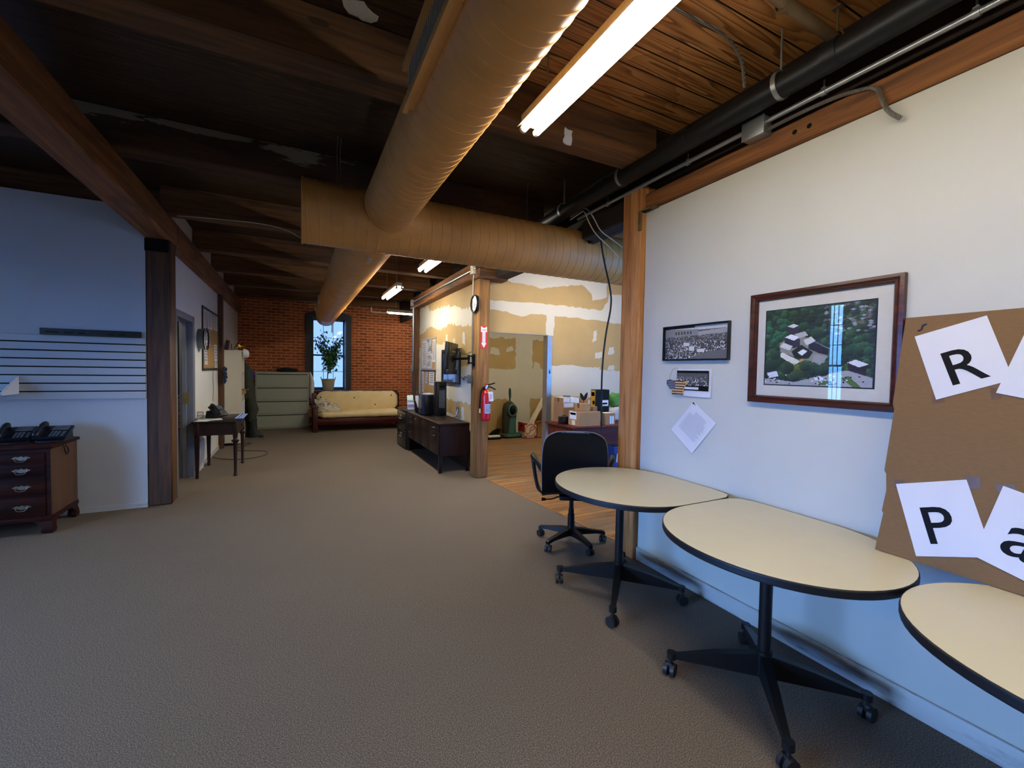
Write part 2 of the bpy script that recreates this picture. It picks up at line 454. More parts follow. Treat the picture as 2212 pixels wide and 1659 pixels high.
# outer side wall with two tall windows (outside the frame; daylight and the picture-glass reflections come from it)
XO = -4.6; WS = [(4.58, 5.0, .5, 2.98), (-.3, 2.5, .35, 2.1)]
m = MB(); ys = sorted(WS); last = -3.1
for y0, y1, z0, z1 in ys:
    m.box(XO-.3, XO, last, y0, 0, ZC); m.box(XO-.3, XO, y0, y1, 0, z0); m.box(XO-.3, XO, y0, y1, z1, ZC); last = y1
m.box(XO-.3, XO, last, 12.4, 0, ZC)
struct('wall_outer', m, M['brick'])
m = MB(); m.box(-4.7, 6.7, -3.15, -3.0, 0, ZC); struct('wall_near', m, M['wallr'])
m = MB(); m.box(6.6, 6.75, -3, 12.4, 0, ZC); struct('wall_storage_side', m, M['wall'])
def window(name, axis, x0, x1, z0, z1, y, depth, cols, rows):
    """frame, two sashes with bars, panes; axis 'x' = in a wall running along x"""
    def bx(m, a0, a1, b0, b1, c0, c1, **k):
        (m.box(a0, a1, b0, b1, c0, c1, **k) if axis == 'x' else m.box(b0, b1, a0, a1, c0, c1, **k))
    fr = MB(); t = .055
    bx(fr, x0, x0+t, y, y+depth, z0, z1); bx(fr, x1-t, x1, y, y+depth, z0, z1); bx(fr, x0+t, x1-t, y, y+depth, z1-t, z1); bx(fr, x0+t, x1-t, y, y+depth, z0, z0+.04)
    o = struct(name, fr, M['darkframe'])
    zm = z0+(z1-z0)*.48; sy = y+depth*.45
    for nm, a, b, off in (('lower_sash', z0+.04, zm+.02, 0), ('upper_sash', zm-.02, z1-t, .03)):
        s = MB(); q = .035; xa, xb = x0+t, x1-t; yy = sy+off
        bx(s, xa, xa+q, yy, yy+.03, a, b); bx(s, xb-q, xb, yy, yy+.03, a, b); bx(s, xa+q, xb-q, yy, yy+.03, a, a+q); bx(s, xa+q, xb-q, yy, yy+.03, b-q, b)
        for i in range(1, cols):
            xc = xa+q+(xb-xa-2*q)*i/cols; bx(s, xc-.006, xc+.006, yy+.008, yy+.022, a+q, b-q)
        for i in range(1, rows):
            zc = a+q+(b-a-2*q)*i/rows; bx(s, xa+q, xb-q, yy+.008, yy+.022, zc-.006, zc+.006)
        so = lpart(nm, s, M['darkframe'], o)
        g = MB(); 
        bx(g, xa+q, xb-q, yy+.013, yy+.016, a+q, b-q)
        lpart('pane', g, M['glass'], so)
    return o
w1 = window('window_1', 'x', W1[0], W1[1], W1[2], W1[3], 12.16, .16, 3, 2)
window('window_2', 'x', W2[0], W2[1], W2[2], W2[3], 12.16, .16, 3, 3)
for i, (y0, y1, z0, z1) in enumerate(WS): window('window_%d' % (i+3), 'y', y0, y1, z0, z1, XO-.22, .16, 3, 3)
# dark arched casing and sill of the far window
m = MB()
arc = [(.21+1.09*i/14, 2.84+.11*math.sin(math.pi*i/14)) for i in range(15)]
m.prism([(.21, .86)]+arc+[(1.30, .86), (W1[1]-.04, .86), (W1[1]-.04, W1[3]-.03), (W1[0]+.02, W1[3]-.03), (W1[0]+.02, .86)], 12.075, 12.13, 'xz')
lpart('casing', m, M['darkframe'], w1)
m = MB(); m.box(.20, 1.31, 11.84, 12.13, .855, .89, bev=.006)
lpart('window_sill', m, M['darkframe'], w1)
# doorway in the left wall
m = MB(); m.box(XL-.13, XL+.02, 7.0, 7.115, 0, 2.135, bev=.004); m.box(XL-.13, XL+.02, 6.06, 6.165, 0, 2.135, bev=.004); m.box(XL-.13, XL+.02, 6.165, 7.0, 2.055, 2.135, bev=.004)
M['greypaint'] = flat('grey_door_paint', '#6b6f79', .5, scale=5)
d1 = struct('door_1', m, M['greypaint'])
m = MB(); m.box(XL-.09, XL-.05, 6.95, 7.0, 0, 2.06); lpart('door_stop', m, M['greypaint'], d1)
m = MB(); m.box(XL-.075, XL-.02, 6.944, 6.95, .98, 1.13); lpart('strike_plate', m, flat('brass_plate', '#a89868', .35, .8), d1, 'brass strike plate on the jamb')
# ground and low parapet outside the windows
m = MB(); m.box(-30, 30, 12.6, 40, -.6, -.5); m.box(-30, -5.2, -20, 12.6, -.6, -.5)
struct('ground_outside', m, M['snow'])

# ---------------------------------------------------------------- timber frame
def timber(name, dims, mat, label, cat, group, bev=.012):
    m = MB(); m.box(*dims, bev=bev, seg=1)
    return solo(name, m, mat, label, cat, group)
J = [(0.80, 'timber joist over the near fluorescent light, nearest of the ceiling joists'), (2.64, 'timber joist where the varnished plank bay ends past the near light'), (4.27, 'whitewashed timber joist just past the crosswise ochre duct'), (5.75, 'sixth timber joist from the brick wall counting the one touching it'), (7.29, 'timber joist above the small writing table by the left wall'), (8.70, 'timber joist third from the brick wall'), (10.05, 'timber joist second from the brick wall'), (11.6, 'timber joist nearest to the brick end wall')]
J[3] = (5.75, 'timber joist meeting the head of the left dark post')
tw = NT('whitewashed_timber')
vv = tw.coord((1.0, 6, 6)); f = tw.noise(vv, 1.6, 5, .65); sz = tw.sep(tw.coord())
hh = tw.math('SUBTRACT', tw.math('ADD', tw.math('MULTIPLY', sz[2], 2.6), tw.math('MULTIPLY', f, 1.7)), tw.math('MULTIPLY', tw.math('GREATER_THAN', sz[0], 1.6), 1.0))
M['whitewash'] = tw.base(tw.mix(tw.math('MULTIPLY', tw.math('GREATER_THAN', hh, 1.36), .6), tw.ramp(f, [(.3, '#1e120b'), (.6, '#4a2f1b')]), '#8f8672'), .85)
for y, lab in J:
    x0 = -4.6 if y < 5.6 else -1.235
    o = timber('ceiling_joist', (x0, 2.40, y-.20, y, 3.05, ZC+.01), M['whitewash'] if abs(y-4.27) < .01 else M['timber_x'], lab, 'joist', 'ceiling joists')
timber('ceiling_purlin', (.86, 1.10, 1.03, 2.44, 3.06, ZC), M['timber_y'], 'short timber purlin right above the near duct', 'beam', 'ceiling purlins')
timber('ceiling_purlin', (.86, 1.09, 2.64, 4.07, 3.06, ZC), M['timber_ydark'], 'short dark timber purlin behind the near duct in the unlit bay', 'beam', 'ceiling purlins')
timber('timber_beam', (-1.40, -1.17, -3, 5.95, 2.80, 3.045), M['timber_y'], 'big timber beam running along the upper left from the dark post', 'beam', 'long timber beams')
timber('timber_beam', (-1.30, -1.17, 5.96, 12.09, 2.745, 3.045), M['timber_y'], 'timber beam along the top of the left wall towards the brick', 'beam', 'long timber beams')
br_ = timber('timber_beam', (2.43, 2.62, -3, 2.585, 2.752, 2.885), M['timber_y'], 'timber beam along the top of the white wall with the pictures', 'beam', 'long timber beams')
for y_, z_ in ((1.457, 2.822), (1.382, 2.819)):
    m = MB(); m.cyl((2.4295, y_, z_), (2.4335, y_, z_), .013, seg=14); wpart('bolt_hole', m, M['black'], br_)
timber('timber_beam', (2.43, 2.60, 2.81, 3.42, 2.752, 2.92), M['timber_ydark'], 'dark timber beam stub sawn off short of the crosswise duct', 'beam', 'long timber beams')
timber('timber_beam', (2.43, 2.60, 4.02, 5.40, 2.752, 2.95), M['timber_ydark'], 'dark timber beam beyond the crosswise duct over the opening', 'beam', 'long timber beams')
timber('timber_beam', (2.19, 2.42, 5.72, 9.3, 2.76, 2.98), M['timber_y'], 'timber beam over the patched drywall above the credenza', 'beam', 'long timber beams')
timber('timber_post', (2.40, 2.61, 2.59, 2.80, 0, 2.96), M['post_orange'], 'bright orange fir post at the end of the white wall', 'post', 'timber posts', .008)
timber('timber_post', (2.205, 2.385, 5.46, 5.69, 0, 2.73), M['post_brown'], 'brown timber post carrying the fire extinguisher and the fire sign', 'post', 'timber posts', .012)
pl_ = timber('timber_post', (-1.39, -1.182, 5.70, 5.925, 0, 2.80), M['post_dark'], 'dark varnished timber post at the right end of the slatwall', 'post', 'timber posts', .012)
m = MB(); m.box(-1.395, -1.20, 5.693, 5.70, 2.665, 2.795, bev=.002, seg=1); wpart('iron_plate', m, M['black'], pl_, 'black iron plate at the head of the post')
timber('timber_post', (2.22, 2.40, 9.05, 9.25, 0, 2.76), M['post_dark'], 'dark timber post at the far end of the drywall beside the sofa', 'post', 'timber posts', .01)
timber('timber_post', (-1.24, -1.165, 9.16, 9.28, 0, 2.75), M['post_dark'], 'narrow wooden post on the left wall beside the corkboard', 'post', 'timber posts', .006)
timber('post_capital', (2.19, 2.64, 5.42, 5.715, 2.731, 2.87), M['timber_x'], 'timber bolster on top of the post with the fire sign', 'bolster', None, .015)

# ---------------------------------------------------------------- patched drywall
def jag(pts, amp=.02, step=.05, closed=True, axis='xz'):
    out = []
    n = len(pts)
    for i in range(n):
        a, b = Vector(pts[i]), Vector(pts[(i+1) % n]); d = b-a; k = max(1, int(d.length/step)); nn = Vector((-d.y, d.x)).normalized()
        for j in range(k):
            p = a+d*j/k
            if j: p = p+nn*random.uniform(-amp, amp)+d.normalized()*random.uniform(-.3, .3)*step
            out.append((p.x, p.y))
    return out
_pk = [0]
def patch(m, poly, at, plane, amp=.02, step=.06):
    _pk[0] += 1; at -= .00025*(_pk[0] % 12)
    q = jag(poly, amp, step)
    def pt(u, v): return (u, at, v) if plane == 'xz' else (at, u, v)
    m.faces([pt(u, v) for u, v in q], [tuple(range(len(q)))], 1)
def rect(a, b, c, d): return [(a, c), (b, c), (b, d), (a, d)]
YP = 5.6
m = MB()
m.box(2.385, 3.40, YP, YP+.12, 2.03, ZC, 0); m.box(3.40, 6.6, YP, YP+.12, 0, ZC, 0)
e = YP-.0015
patch(m, [(2.39, 2.35), (2.7, 2.34), (2.95, 2.28), (3.1, 2.33), (3.37, 2.33), (3.37, 2.04), (3.5, 2.03), (3.52, 2.33), (4.2, 2.32), (4.9, 2.28), (6.5, 2.3), (6.5, 2.75), (5.2, 2.75), (4.55, 2.76), (4.52, 2.62), (4.4, 2.48), (3.6, 2.5), (3.0, 2.49), (2.52, 2.47), (2.39, 2.5)], e, 'xz', .012)
patch(m, [(3.41, 1.57), (3.8, 1.59), (4.46, 1.53), (4.8, 1.51), (6.5, 1.5), (6.5, .95), (4.6, 1.02), (4.0, 1.1), (3.41, 1.12)], e, 'xz', .012)
for c in ((4.28, 2.06, .04, .1), (4.36, 1.76, .08, .06), (4.62, 1.84, .06, .07), (4.32, 1.53, .08, .04), (4.62, 1.56, .07, .04)):
    patch(m, [(c[0]-c[2], c[1]-c[3]), (c[0]+c[2], c[1]-c[3]*.6), (c[0]+c[2]*.9, c[1]+c[3]), (c[0]-c[2]*.6, c[1]+c[3]*.8)], e, 'xz', .012, .03)
patch(m, [(3.3, 2.72), (4.0, 2.85), (4.2, 2.72), (4.22, 2.62), (4.5, 2.7), (4.5, 3.3), (2.6, 3.3), (2.6, 2.78)], e, 'xz', .015)
struct('wall_storage', m, [M['drywall'], M['mud']])
m = MB()
m.box(3.405, 3.475, YP-.012, YP-.002, 0, 2.02, 0); m.box(3.395, 3.407, YP-.012, YP+.11, 0, 2.03, 0)
for z in (.55, 1.45): m.prism([(3.43, z), (3.45, z), (3.45, z+.03), (3.44, z+.07), (3.43, z+.03)], YP-.0135, YP-.012, 'xz', 1)
solo('metal_stud', m, [M['steel'], M['black']], 'bare galvanised stud edging the doorway to the vacuum cleaner', 'stud')
m = MB(); m.box(2.385, 3.395, YP-.006, YP, 2.022, 2.032); struct('trim_3', m, M['greysteel'])
m = MB(); m.box(2.35, 6.6, 8.9, 9.0, 0, ZC, 0); e = 8.8985
patch(m, rect(2.36, 6.5, .82, 1.52), e, 'xz', .02)
patch(m, [(4.54, 1.4), (5.0, 1.4), (5.0, 3.2), (4.54, 3.2)], e, 'xz', .02)
patch(m, rect(2.36, 6.5, 2.22, 2.6), e, 'xz', .03)
patch(m, [(5.0, 1.5), (5.25, 1.5), (5.2, 1.65), (5.05, 1.7)], e-.0005, 'xz', .02)
patch(m, [(3.9, 1.85), (4.15, 1.83), (4.1, 1.98), (3.92, 2.0)], e, 'xz', .02)
patch(m, [(4.3, 1.9), (4.5, 1.95), (4.45, 2.05), (4.32, 2.0)], e, 'xz', .02)
patch(m, [(4.45, .0), (4.95, .0), (4.95, .85), (4.45, .85)], e, 'xz', .02)
struct('wall_storage_back', m, [M['drywall'], M['mud']])
XD = 2.335
m = MB(); m.box(XD, XD+.1, 5.69, 9.05, 0, 2.76, 0); e = XD-.0015
patch(m, rect(5.7, 9.04, 0.98, 1.55), e, 'yz', .02)
patch(m, [(5.7, 2.02), (6.0, 2.15), (6.6, 2.2), (7.0, 2.25), (7.6, 2.2), (8.2, 2.3), (9.04, 2.2), (9.04, 2.75), (8.4, 2.75), (8.3, 2.62), (7.4, 2.6), (6.8, 2.55), (6.3, 2.42), (5.7, 2.45)], e, 'yz', .03)
patch(m, rect(7.3, 9.04, 1.4, 1.95), e, 'yz', .03)
for y, z in ((5.95, 1.85), (6.35, 1.98), (6.8, 1.9), (6.0, 1.62), (5.95, .78), (6.35, .8), (7.2, 2.0)):
    patch(m, [(y-.07, z-.1), (y+.05, z-.08), (y+.06, z+.1), (y-.05, z+.09)], e, 'yz', .015, .03)
patch(m, [(5.7, .0), (9.04, .0), (9.04, .72), (6.9, .75), (6.3, .7), (5.7, .6)], e, 'yz', .02)
struct('wall_drywall', m, [M['drywall'], M['mud']])
m = MB(); m.box(2.30, XD, 5.695, 5.78, 0, 2.75, 0); struct('trim_4', m, M['post_dark'])

# ---------------------------------------------------------------- fluorescent lights
M['tube'] = emit('lit_tube', TUBE, TUBE_FAR); M['tubenear'] = emit('lit_tube_near', TUBE, TUBE_NEAR); M['tubestore'] = emit('lit_tube_storage', TUBE, TUBE_STORE)
M['fixture'] = flat('white_enamel', '#cfc9b8', .4)
def strip_light(loc, length, rz, label, tubes=2, lamp='tube', rod=None):
    """hangs with its tubes at loc; runs along local +y"""
    t = thing('fluorescent_light', label, 'light', loc, rz, 'fluorescent strip lights')
    m = MB(); m.box(-.045, .045, 0, length, .0345, .085, bev=.004)
    m.prism([(-.068, .018), (-.045, .034), (.045, .034), (.068, .018), (.068, .014), (.045, .03), (-.045, .03), (-.068, .014)], 0, length, 'xz')
    lpart('housing', m, M['fixture'], t)
    for x in ((-.04, .04) if tubes == 2 else (0,)):
        m = MB(); m.cyl((x, .03, 0), (x, length-.03, 0), .018, seg=10)
        tb = lpart('tube', m, M[lamp], t)
        for y0 in (.012, length-.03):
            m = MB(); m.cyl((x, y0, 0), (x, y0+.018, 0), .019, seg=10); m.box(x-.012, x+.012, y0-.006, y0+.006, -.012, .03)
            lpart('lamp_holder', m, M['fixture'], tb)
    for y0 in (.2, length-.2):
        m = MB(); m.cyl((0, y0, .085), (0, y0, rod or (ZC-loc[2])), .004, seg=6)
        lpart('hanger', m, M['steel'], t)
    return t
strip_light((1.137, -.31, 2.8), 2.43, 0, 'long twin-tube fluorescent light over the tables near the camera', lamp='tubenear')
strip_light((1.45, 4.3, 2.75), 1.22, 0, 'twin-tube fluorescent light seen just under the crosswise duct')
strip_light((1.44, 6.85, 2.75), 1.22, 0, 'twin-tube fluorescent light second from the brick wall in the row')
strip_light((3.15, 10.4, 2.79), 1.24, R(90), 'single-tube fluorescent light turned across by the brick wall', 1)
strip_light((4.2, 4.15, 2.95), 1.2, R(90), 'fluorescent light in the storage area peeping past the orange post', lamp='tubestore')
strip_light((1.137, -2.9, 2.8), 2.43, 0, 'added fill fluorescent light, unseen behind the viewer', lamp='tubenear')  # added fixture out of view, lifts the ambient light
strip_light((4.4, 6.4, 2.95), 1.2, 0, 'fluorescent light in the room with the vacuum cleaner', lamp='tubestore')
strip_light((-2.0, 6.15, 2.95), 1.2, R(90), 'added fluorescent light brightening the left doorway from the room behind', lamp='tubenear')  # invented lamp, added to lighten the dark door jamb
# ================================================================ ducts
M['ochre'] = flat('ochre_duct_paint', '#cf9550', .42, var=.1, scale=5, spec=.4)
M['grille'] = flat('pale_grille_metal', '#b9b4a5', .4, .3)
def spiral(p0, axis, length, r, pitch=.085, ridge=.003, seg=48):
    """helical-seam duct shell from p0 along +axis ('x' or 'y')"""
    p0 = Vector(p0); rg = []
    prof = [(0, 0), (.70, 0), (.73, ridge), (.77, ridge), (.80, 0)]
    n = int(length/pitch)+2
    for k in range(-1, n):
        for u, dr in prof:
            ring = []
            for i in range(seg):
                a = 2*math.pi*i/seg; h = (k+u+i/seg)*pitch; h = max(0, min(length, h))
                w = (r+dr)
                o = Vector((h, w*math.cos(a), w*math.sin(a))) if axis == 'x' else Vector((w*math.cos(a), h, w*math.sin(a)))
                ring.append(p0+o)
            rg.append(ring)
    m = MB(); n = seg; vs = [p for r_ in rg for p in r_]; fs = []
    step = len(prof)
    for i in range(len(rg)-1):
        for j in range(seg):
            k2 = (j+1) % seg
            a, b = i*seg+j, (i+1)*seg+j
            # the seam climbs one pitch per turn: last strip joins the ring one pitch further on
            c, d = (i*seg+k2, (i+1)*seg+k2) if j < seg-1 else ((i+step)*seg, (i+1+step)*seg)
            if d < len(vs): fs.append((a, c, d, b))
    m.faces(vs, fs, 0)
    bmesh.ops.remove_doubles(m.bm, verts=list(m.bm.verts), dist=1e-5)
    return m
DY, DZ, DR = 3.72, 2.693, .24
t = thing('air_duct', 'ochre painted round spiral ducts crossing under the joists', 'duct', (.6, DY, DZ))
def hidecap(m, p0, p1, r, seg=48): m.cyl(p0, p1, r, seg=seg)
m = spiral((.04, DY, DZ), 'x', 3.9, DR)
m.lathe([(DR+.006, 0), (DR+.006, .012), (DR-.004, .012)], (.035, DY, DZ), 'x', 48, 0, False, False)
m.cyl((.052, DY, DZ), (.056, DY, DZ), DR-.002, seg=48)
wpart('cross_duct', m, M['ochre'], t)
NZ, NX, NR = 2.755, .652, .19
m = spiral((NX, -1.6, NZ), 'y', DY+1.6-.08, NR, .075); wpart('near_duct', m, M['ochre'], t)
FZ, FX = 2.70, .60
m = spiral((FX, DY+.05, FZ), 'y', 6.35, DR, .075)
m.cyl((FX, 10.07, FZ), (FX, 10.09, FZ), DR+.005, seg=40)
wpart('far_duct', m, M['ochre'], t)
m = MB(); rg = []   # sagging flexible tail
for i in range(15):
    y = 10.08+i*.075; u = i/14; rr = (.235-.03*u)*(1+.02*(i % 2))
    rg.append([(FX+.03*u+rr*math.cos(a), y, FZ-.06*u*u+rr*math.sin(a)*(1-.12*u)) for a in (2*math.pi*k/32 for k in range(32))])
m.rings(rg, 0, False, True); wpart('flexible_tail', m, M['ochre'], t)
m = MB(); nr, nt = 7, 40; grid = []   # saddle flange where the near duct enters
for i in range(nr+1):
    q = .19+.09*i/nr
    grid.append([])
    for k in range(nt):
        a = 2*math.pi*k/nt; x = NX+q*math.cos(a)*1.05; th = q*math.sin(a)/DR*.82; rr = DR+.007
        grid[-1].append((x, DY-rr*math.cos(th+.22), DZ+rr*math.sin(th+.22)))
m.rings(grid, 0, False, False); wpart('saddle_collar', m, M['ochre'], t)
# register box on the near duct
rg_ = Matrix.Rotation(R(-24), 3, 'Y')
m = MB(); gx, g0, g1, gz0, gz1 = .452, .35, 2.0, 2.675, 2.865
for bb in ((gx, .56, g0, g1, gz0, gz0+.012), (gx, .56, g0, g1, gz1-.012, gz1), (gx, .56, g1-.012, g1, gz0+.012, gz1-.012), (gx, .56, g0, g0+.012, gz0+.012, gz1-.012)): m.box(*bb)
m.box(gx-.022, gx, g0-.02, g1+.02, gz1-.02, gz1+.012); m.box(gx-.022, gx, g0-.02, g1+.02, gz0-.014, gz0+.016)
wpart('register_box', m, M['ochre'], t)
m = MB(); m.box(gx+.05, gx+.058, g0+.01, g1-.01, gz0+.01, gz1-.01); wpart('register_back', m, M['black'], t)
m = MB()
for i in range(64): m.box(gx-.004, gx+.02, g0+.02+i*.0253, g0+.0275+i*.0253, gz0+.014, gz1-.014)
wpart('register_blades', m, M['grille'], t)
for i, (y, s) in enumerate(((8.35, 1), (9.45, 1), (8.95, -1), (4.15, -1))):   # strap clips
    m = MB(); x = FX-s*DR*1.01; m.box(x-.02, x+.02, y-.05, y+.05, FZ-.08, FZ+.05, bev=.004); wpart('strap_clip', m, M['grille'], t)
m = MB(); m.box(FX-.03, FX+.0, 3.98, 4.14, FZ-DR-.012, FZ-DR+.004); wpart('strap_clip', m, M['grille'], t)
for x, y, z0 in ((.29, 3.70, DZ+DR-.01), (.315, 3.73, DZ+DR-.01), (2.0, DY, DZ+DR-.01)):
    m = MB(); m.tube([(x, y, z0), (x-.003, y+.005, 3.2), (x+.004, y, ZC)], .0022, 5); wpart('hanging_wire', m, M['steel'], t)
m = MB(); m.cyl((FX+.13, 10.6, FZ-.21), (FX+.13, 10.6, 2.27), .012, seg=8); wpart('drain_tube', m, M['grille'], t)

# ================================================================ pipes and wiring
M['pipeblack'] = flat('black_iron_pipe', '#17181a', .45, .3)
M['pipebrown'] = flat('brown_painted_pipe', '#6b5538', .6)
m = MB(); m.cyl((2.28, -3, 3.03), (2.28, 5.38, 3.0), .062, seg=20)
t = thing('drain_pipe', 'thick black pipe running above the white wall beam', 'pipe', (2.28, 2.0, 3.0))
wpart('pipe', m, M['pipeblack'], t)
for y in (1.2, 2.05, 2.9):
    m = MB(); m.cyl((2.28, y-.035, 3.02), (2.28, y+.035, 3.02), .068, seg=20); wpart('coupling', m, M['pipeblack'], t)
for y in (2.68, 3.5, 1.45):
    m = MB(); m.lathe([(.066, -.012), (.072, -.012), (.072, .012), (.066, .012)], (2.28, y, 3.02), 'y', 20, 0, False, False); m.cyl((2.28, y, 3.09), (2.28, y, ZC if y > 2.7 or y < 2.4 else 3.05), .006, seg=6)
    wpart('hanger', m, M['steel'], t)
m = MB(); m.cyl((2.40, -3, 2.93), (2.40, 3.44, 2.945), .0145, seg=12); m.cyl((2.40, 4.0, 2.945), (2.40, 5.38, 2.945), .0145, seg=12)
t = thing('conduit', 'shiny metal conduit along the beam over the white wall', 'conduit', (2.40, 1.5, 2.9))
wpart('tube', m, M['steel'], t)
for y in (.75, 1.3, 2.15, 3.0):
    m = MB(); m.cyl((2.40, y-.012, 2.938), (2.40, y+.012, 2.938), .019, seg=12); m.cyl((2.40, y, 2.945), (2.40, y, 3.0), .004, seg=6); m.box(2.39, 2.44, y-.01, y+.01, 2.955, 2.962); wpart('clamp', m, M['steel'], t)
m = MB(); m.box(2.355, 2.43, 1.585, 1.715, 2.865, 2.965, bev=.004)
t = thing('junction_box', 'square grey metal junction box on the conduit over the white wall', 'junction box', (2.40, 1.65, 2.865))
wpart('box', m, M['steel'], t)
m = MB(); m.box(2.351, 2.355, 1.582, 1.718, 2.862, 2.968, bev=.001); wpart('cover', m, M['steel'], t)
def bx_cable(pts, r, label, name='armored_cable', smooth=3):
    m = MB(); m.tube(pts, r, 8, smooth=smooth); return solo(name, m, M['armor'], label, 'cable')
t_ = NT('armored_cable'); w_ = t_.n('TexWave', Scale=60.0); w_.bands_direction = 'Y'; t_.l(t_.coord(), w_.inputs['Vector'])
t_.bump(w_.outputs['Fac'], .9, .006); M['armor'] = t_.base(t_.ramp(w_.outputs['Fac'], [(.2, '#6e6a62'), (.6, '#b3aea2')]), .4, .6)
bx_cable([(2.405, 1.585, 2.895), (2.41, 1.42, 2.90), (2.41, 1.25, 2.89), (2.42, 1.16, 2.875), (2.42, 1.08, 2.85), (2.40, 1.05, 2.76), (2.395, 1.02, 2.69), (2.42, .985, 2.655)], .010, 'ribbed armored cable curling down from the junction box over the white wall')
bx_cable([(1.36, 1.6, 3.29), (1.72, 1.6, 3.292), (2.0, 1.585, 3.285), (2.2, 1.62, 3.25), (2.27, 1.65, 3.12)], .009, 'armored cable stapled across the varnished planks')
t = thing('sprinkler_pipe', 'brown sprinkler branch pipe hung under the varnished planks', 'pipe', (2.1, 1.24, 3.1))
m = MB(); m.cyl((1.5, 1.22, 3.155), (2.40, 1.245, 3.155), .026, seg=16); m.cyl((2.40, 1.245, 3.155), (2.43, 1.245, 3.155), .034, seg=16); wpart('pipe', m, M['pipebrown'], t)
for x in (1.95, 2.38):
    m = MB(); m.lathe([(.029, -.01), (.034, -.01), (.034, .01), (.029, .01)], (x, 1.24, 3.155), 'x', 16, 0, False, False); m.cyl((x, 1.24, 3.185), (x, 1.24, ZC), .006, seg=6); m.box(x-.02, x+.02, 1.22, 1.26, ZC-.012, ZC); wpart('hanger', m, M['pipebrown'], t)
m = MB(); m.cyl((2.38, 1.245, 3.13), (2.38, 1.245, 3.09), .012, .02, seg=10); wpart('sprinkler_head', m, M['steel'], t)
M['whitecable'] = flat('white_cable', '#d5d2c8', .5); M['blackcable'] = flat('black_cable', '#0e0e10', .5)
def cable(name, pts, r, mat, label, cat='cable', group=None, smooth=2):
    m = MB(); m.tube(pts, r, 6, smooth=smooth); return solo(name, m, mat, label, cat, group)
cable('long_black_cable', [(2.42, 3.25, 2.95), (2.44, 3.22, 2.93), (2.47, 3.2, 2.8), (2.52, 3.2, 2.55), (2.62, 3.2, 2.25), (2.63, 3.2, 2.1), (2.57, 3.2, 1.85), (2.535, 3.2, 1.5), (2.545, 3.2, 1.12), (2.55, 3.2, .95)], .009, M['blackcable'], 'long black cord dangling in the opening beside the orange post')
cable('white_cable', [(2.355, 3.50, 2.95), (2.36, 3.36, 2.965), (2.37, 3.3, 2.98), (2.385, 3.25, 2.86), (2.405, 3.17, 2.73), (2.46, 3.07, 2.62), (2.54, 3.0, 2.5)], .005, M['whitecable'], 'white cable arching over the duct left of its twin', 'cable')
cable('white_cable', [(2.37, 3.52, 2.985), (2.375, 3.36, 3.0), (2.39, 3.29, 3.005), (2.41, 3.2, 2.88), (2.418, 3.12, 2.745), (2.50, 3.04, 2.66), (2.58, 2.98, 2.58)], .005, M['whitecable'], 'white cable falling into the opening nearest the orange post', 'cable')
cable('loose_wire', [(-1.1, 5.6, 3.035), (-.8, 5.5, 3.03), (-.35, 5.45, 3.04), (-.1, 5.5, 3.03), (.05, 5.6, 2.98)], .004, M['whitecable'], 'thin pale wire strung under the joist beside the left dark post', 'wire')
# conduit frame round the drywall
t = thing('conduit', 'thin conduit along the beam above the patched drywall', 'conduit', (2.16, 7.4, 2.8))
m = MB(); m.tube([(2.165, 5.45, 2.86), (2.165, 9.05, 2.865)], .012, 8); wpart('tube', m, M['steel'], t)
m = MB(); m.tube([(2.195, 9.03, 2.86), (2.195, 9.03, 1.45)], .012, 8); wpart('tube', m, M['steel'], t)
m = MB(); m.tube([(2.18, 5.56, 2.86), (2.185, 5.6, 2.7), (2.185, 5.62, 1.45)], .010, 8); wpart('tube', m, M['steel'], t)
for y in (5.56, 9.03):
    m = MB(); m.box(2.14, 2.19, y-.045, y+.045, 2.80, 2.92, bev=.004); wpart('fitting', m, M['fixture'], t)
m = MB(); m.box(2.14, 2.20, 8.98, 9.05, 1.42, 1.55, bev=.004); wpart('switch_box', m, M['greysteel'], t)
m = MB(); m.box(2.14, 2.20, 5.60, 5.67, 1.30, 1.42, bev=.004); wpart('outlet_box', m, M['greysteel'], t)
m = MB(); m.tube([(1.80, 12.05, 3.25), (1.80, 12.05, 2.99), (1.84, 12.05, 2.985), (3.0, 12.05, 2.985)], .022, 10)
solo('wall_pipe', m, M['fixture'], 'thin white pipe turning a corner high on the brick wall', 'pipe')
m = MB(); m.box(2.385, 2.425, 2.5, 2.60, 2.742, 2.752, bev=.003); m.box(2.385, 2.40, 2.575, 2.61, 2.60, 2.75, bev=.003); m.cyl((2.378, 2.59, 2.66), (2.386, 2.59, 2.66), .012, seg=8); m.box(2.40, 2.445, 2.45, 2.59, 2.742, 2.7515)
solo('angle_bracket', m, M['pipebrown'], 'iron angle bracket at the head of the orange post', 'bracket')
M['paper'] = flat('white_paper', '#d3d3d8', .7, var=.02, scale=8)
M['plaster'] = flat('pale_plaster', '#b7ae9c', .9)
m = MB(); q = jag([(1.57, 3.00), (1.63, 2.995), (1.64, 3.09), (1.58, 3.10)], .008, .02); m.prism(q, 2.432, 2.4385, 'xz')
solo('paper_scrap', m, M['paper'], 'torn white paper scrap stuck on the joist by the near light', 'paper scrap')
m = MB(); q = jag([(.20, 2.33), (.30, 2.30), (.38, 2.36), (.35, 2.42), (.24, 2.41)], .015, .03); m.prism(q, ZC-.004, ZC-.0005, 'xy')
solo('paint_flake', m, M['plaster'], 'pale patch of old plaster on the dark planks at the top', 'plaster patch')

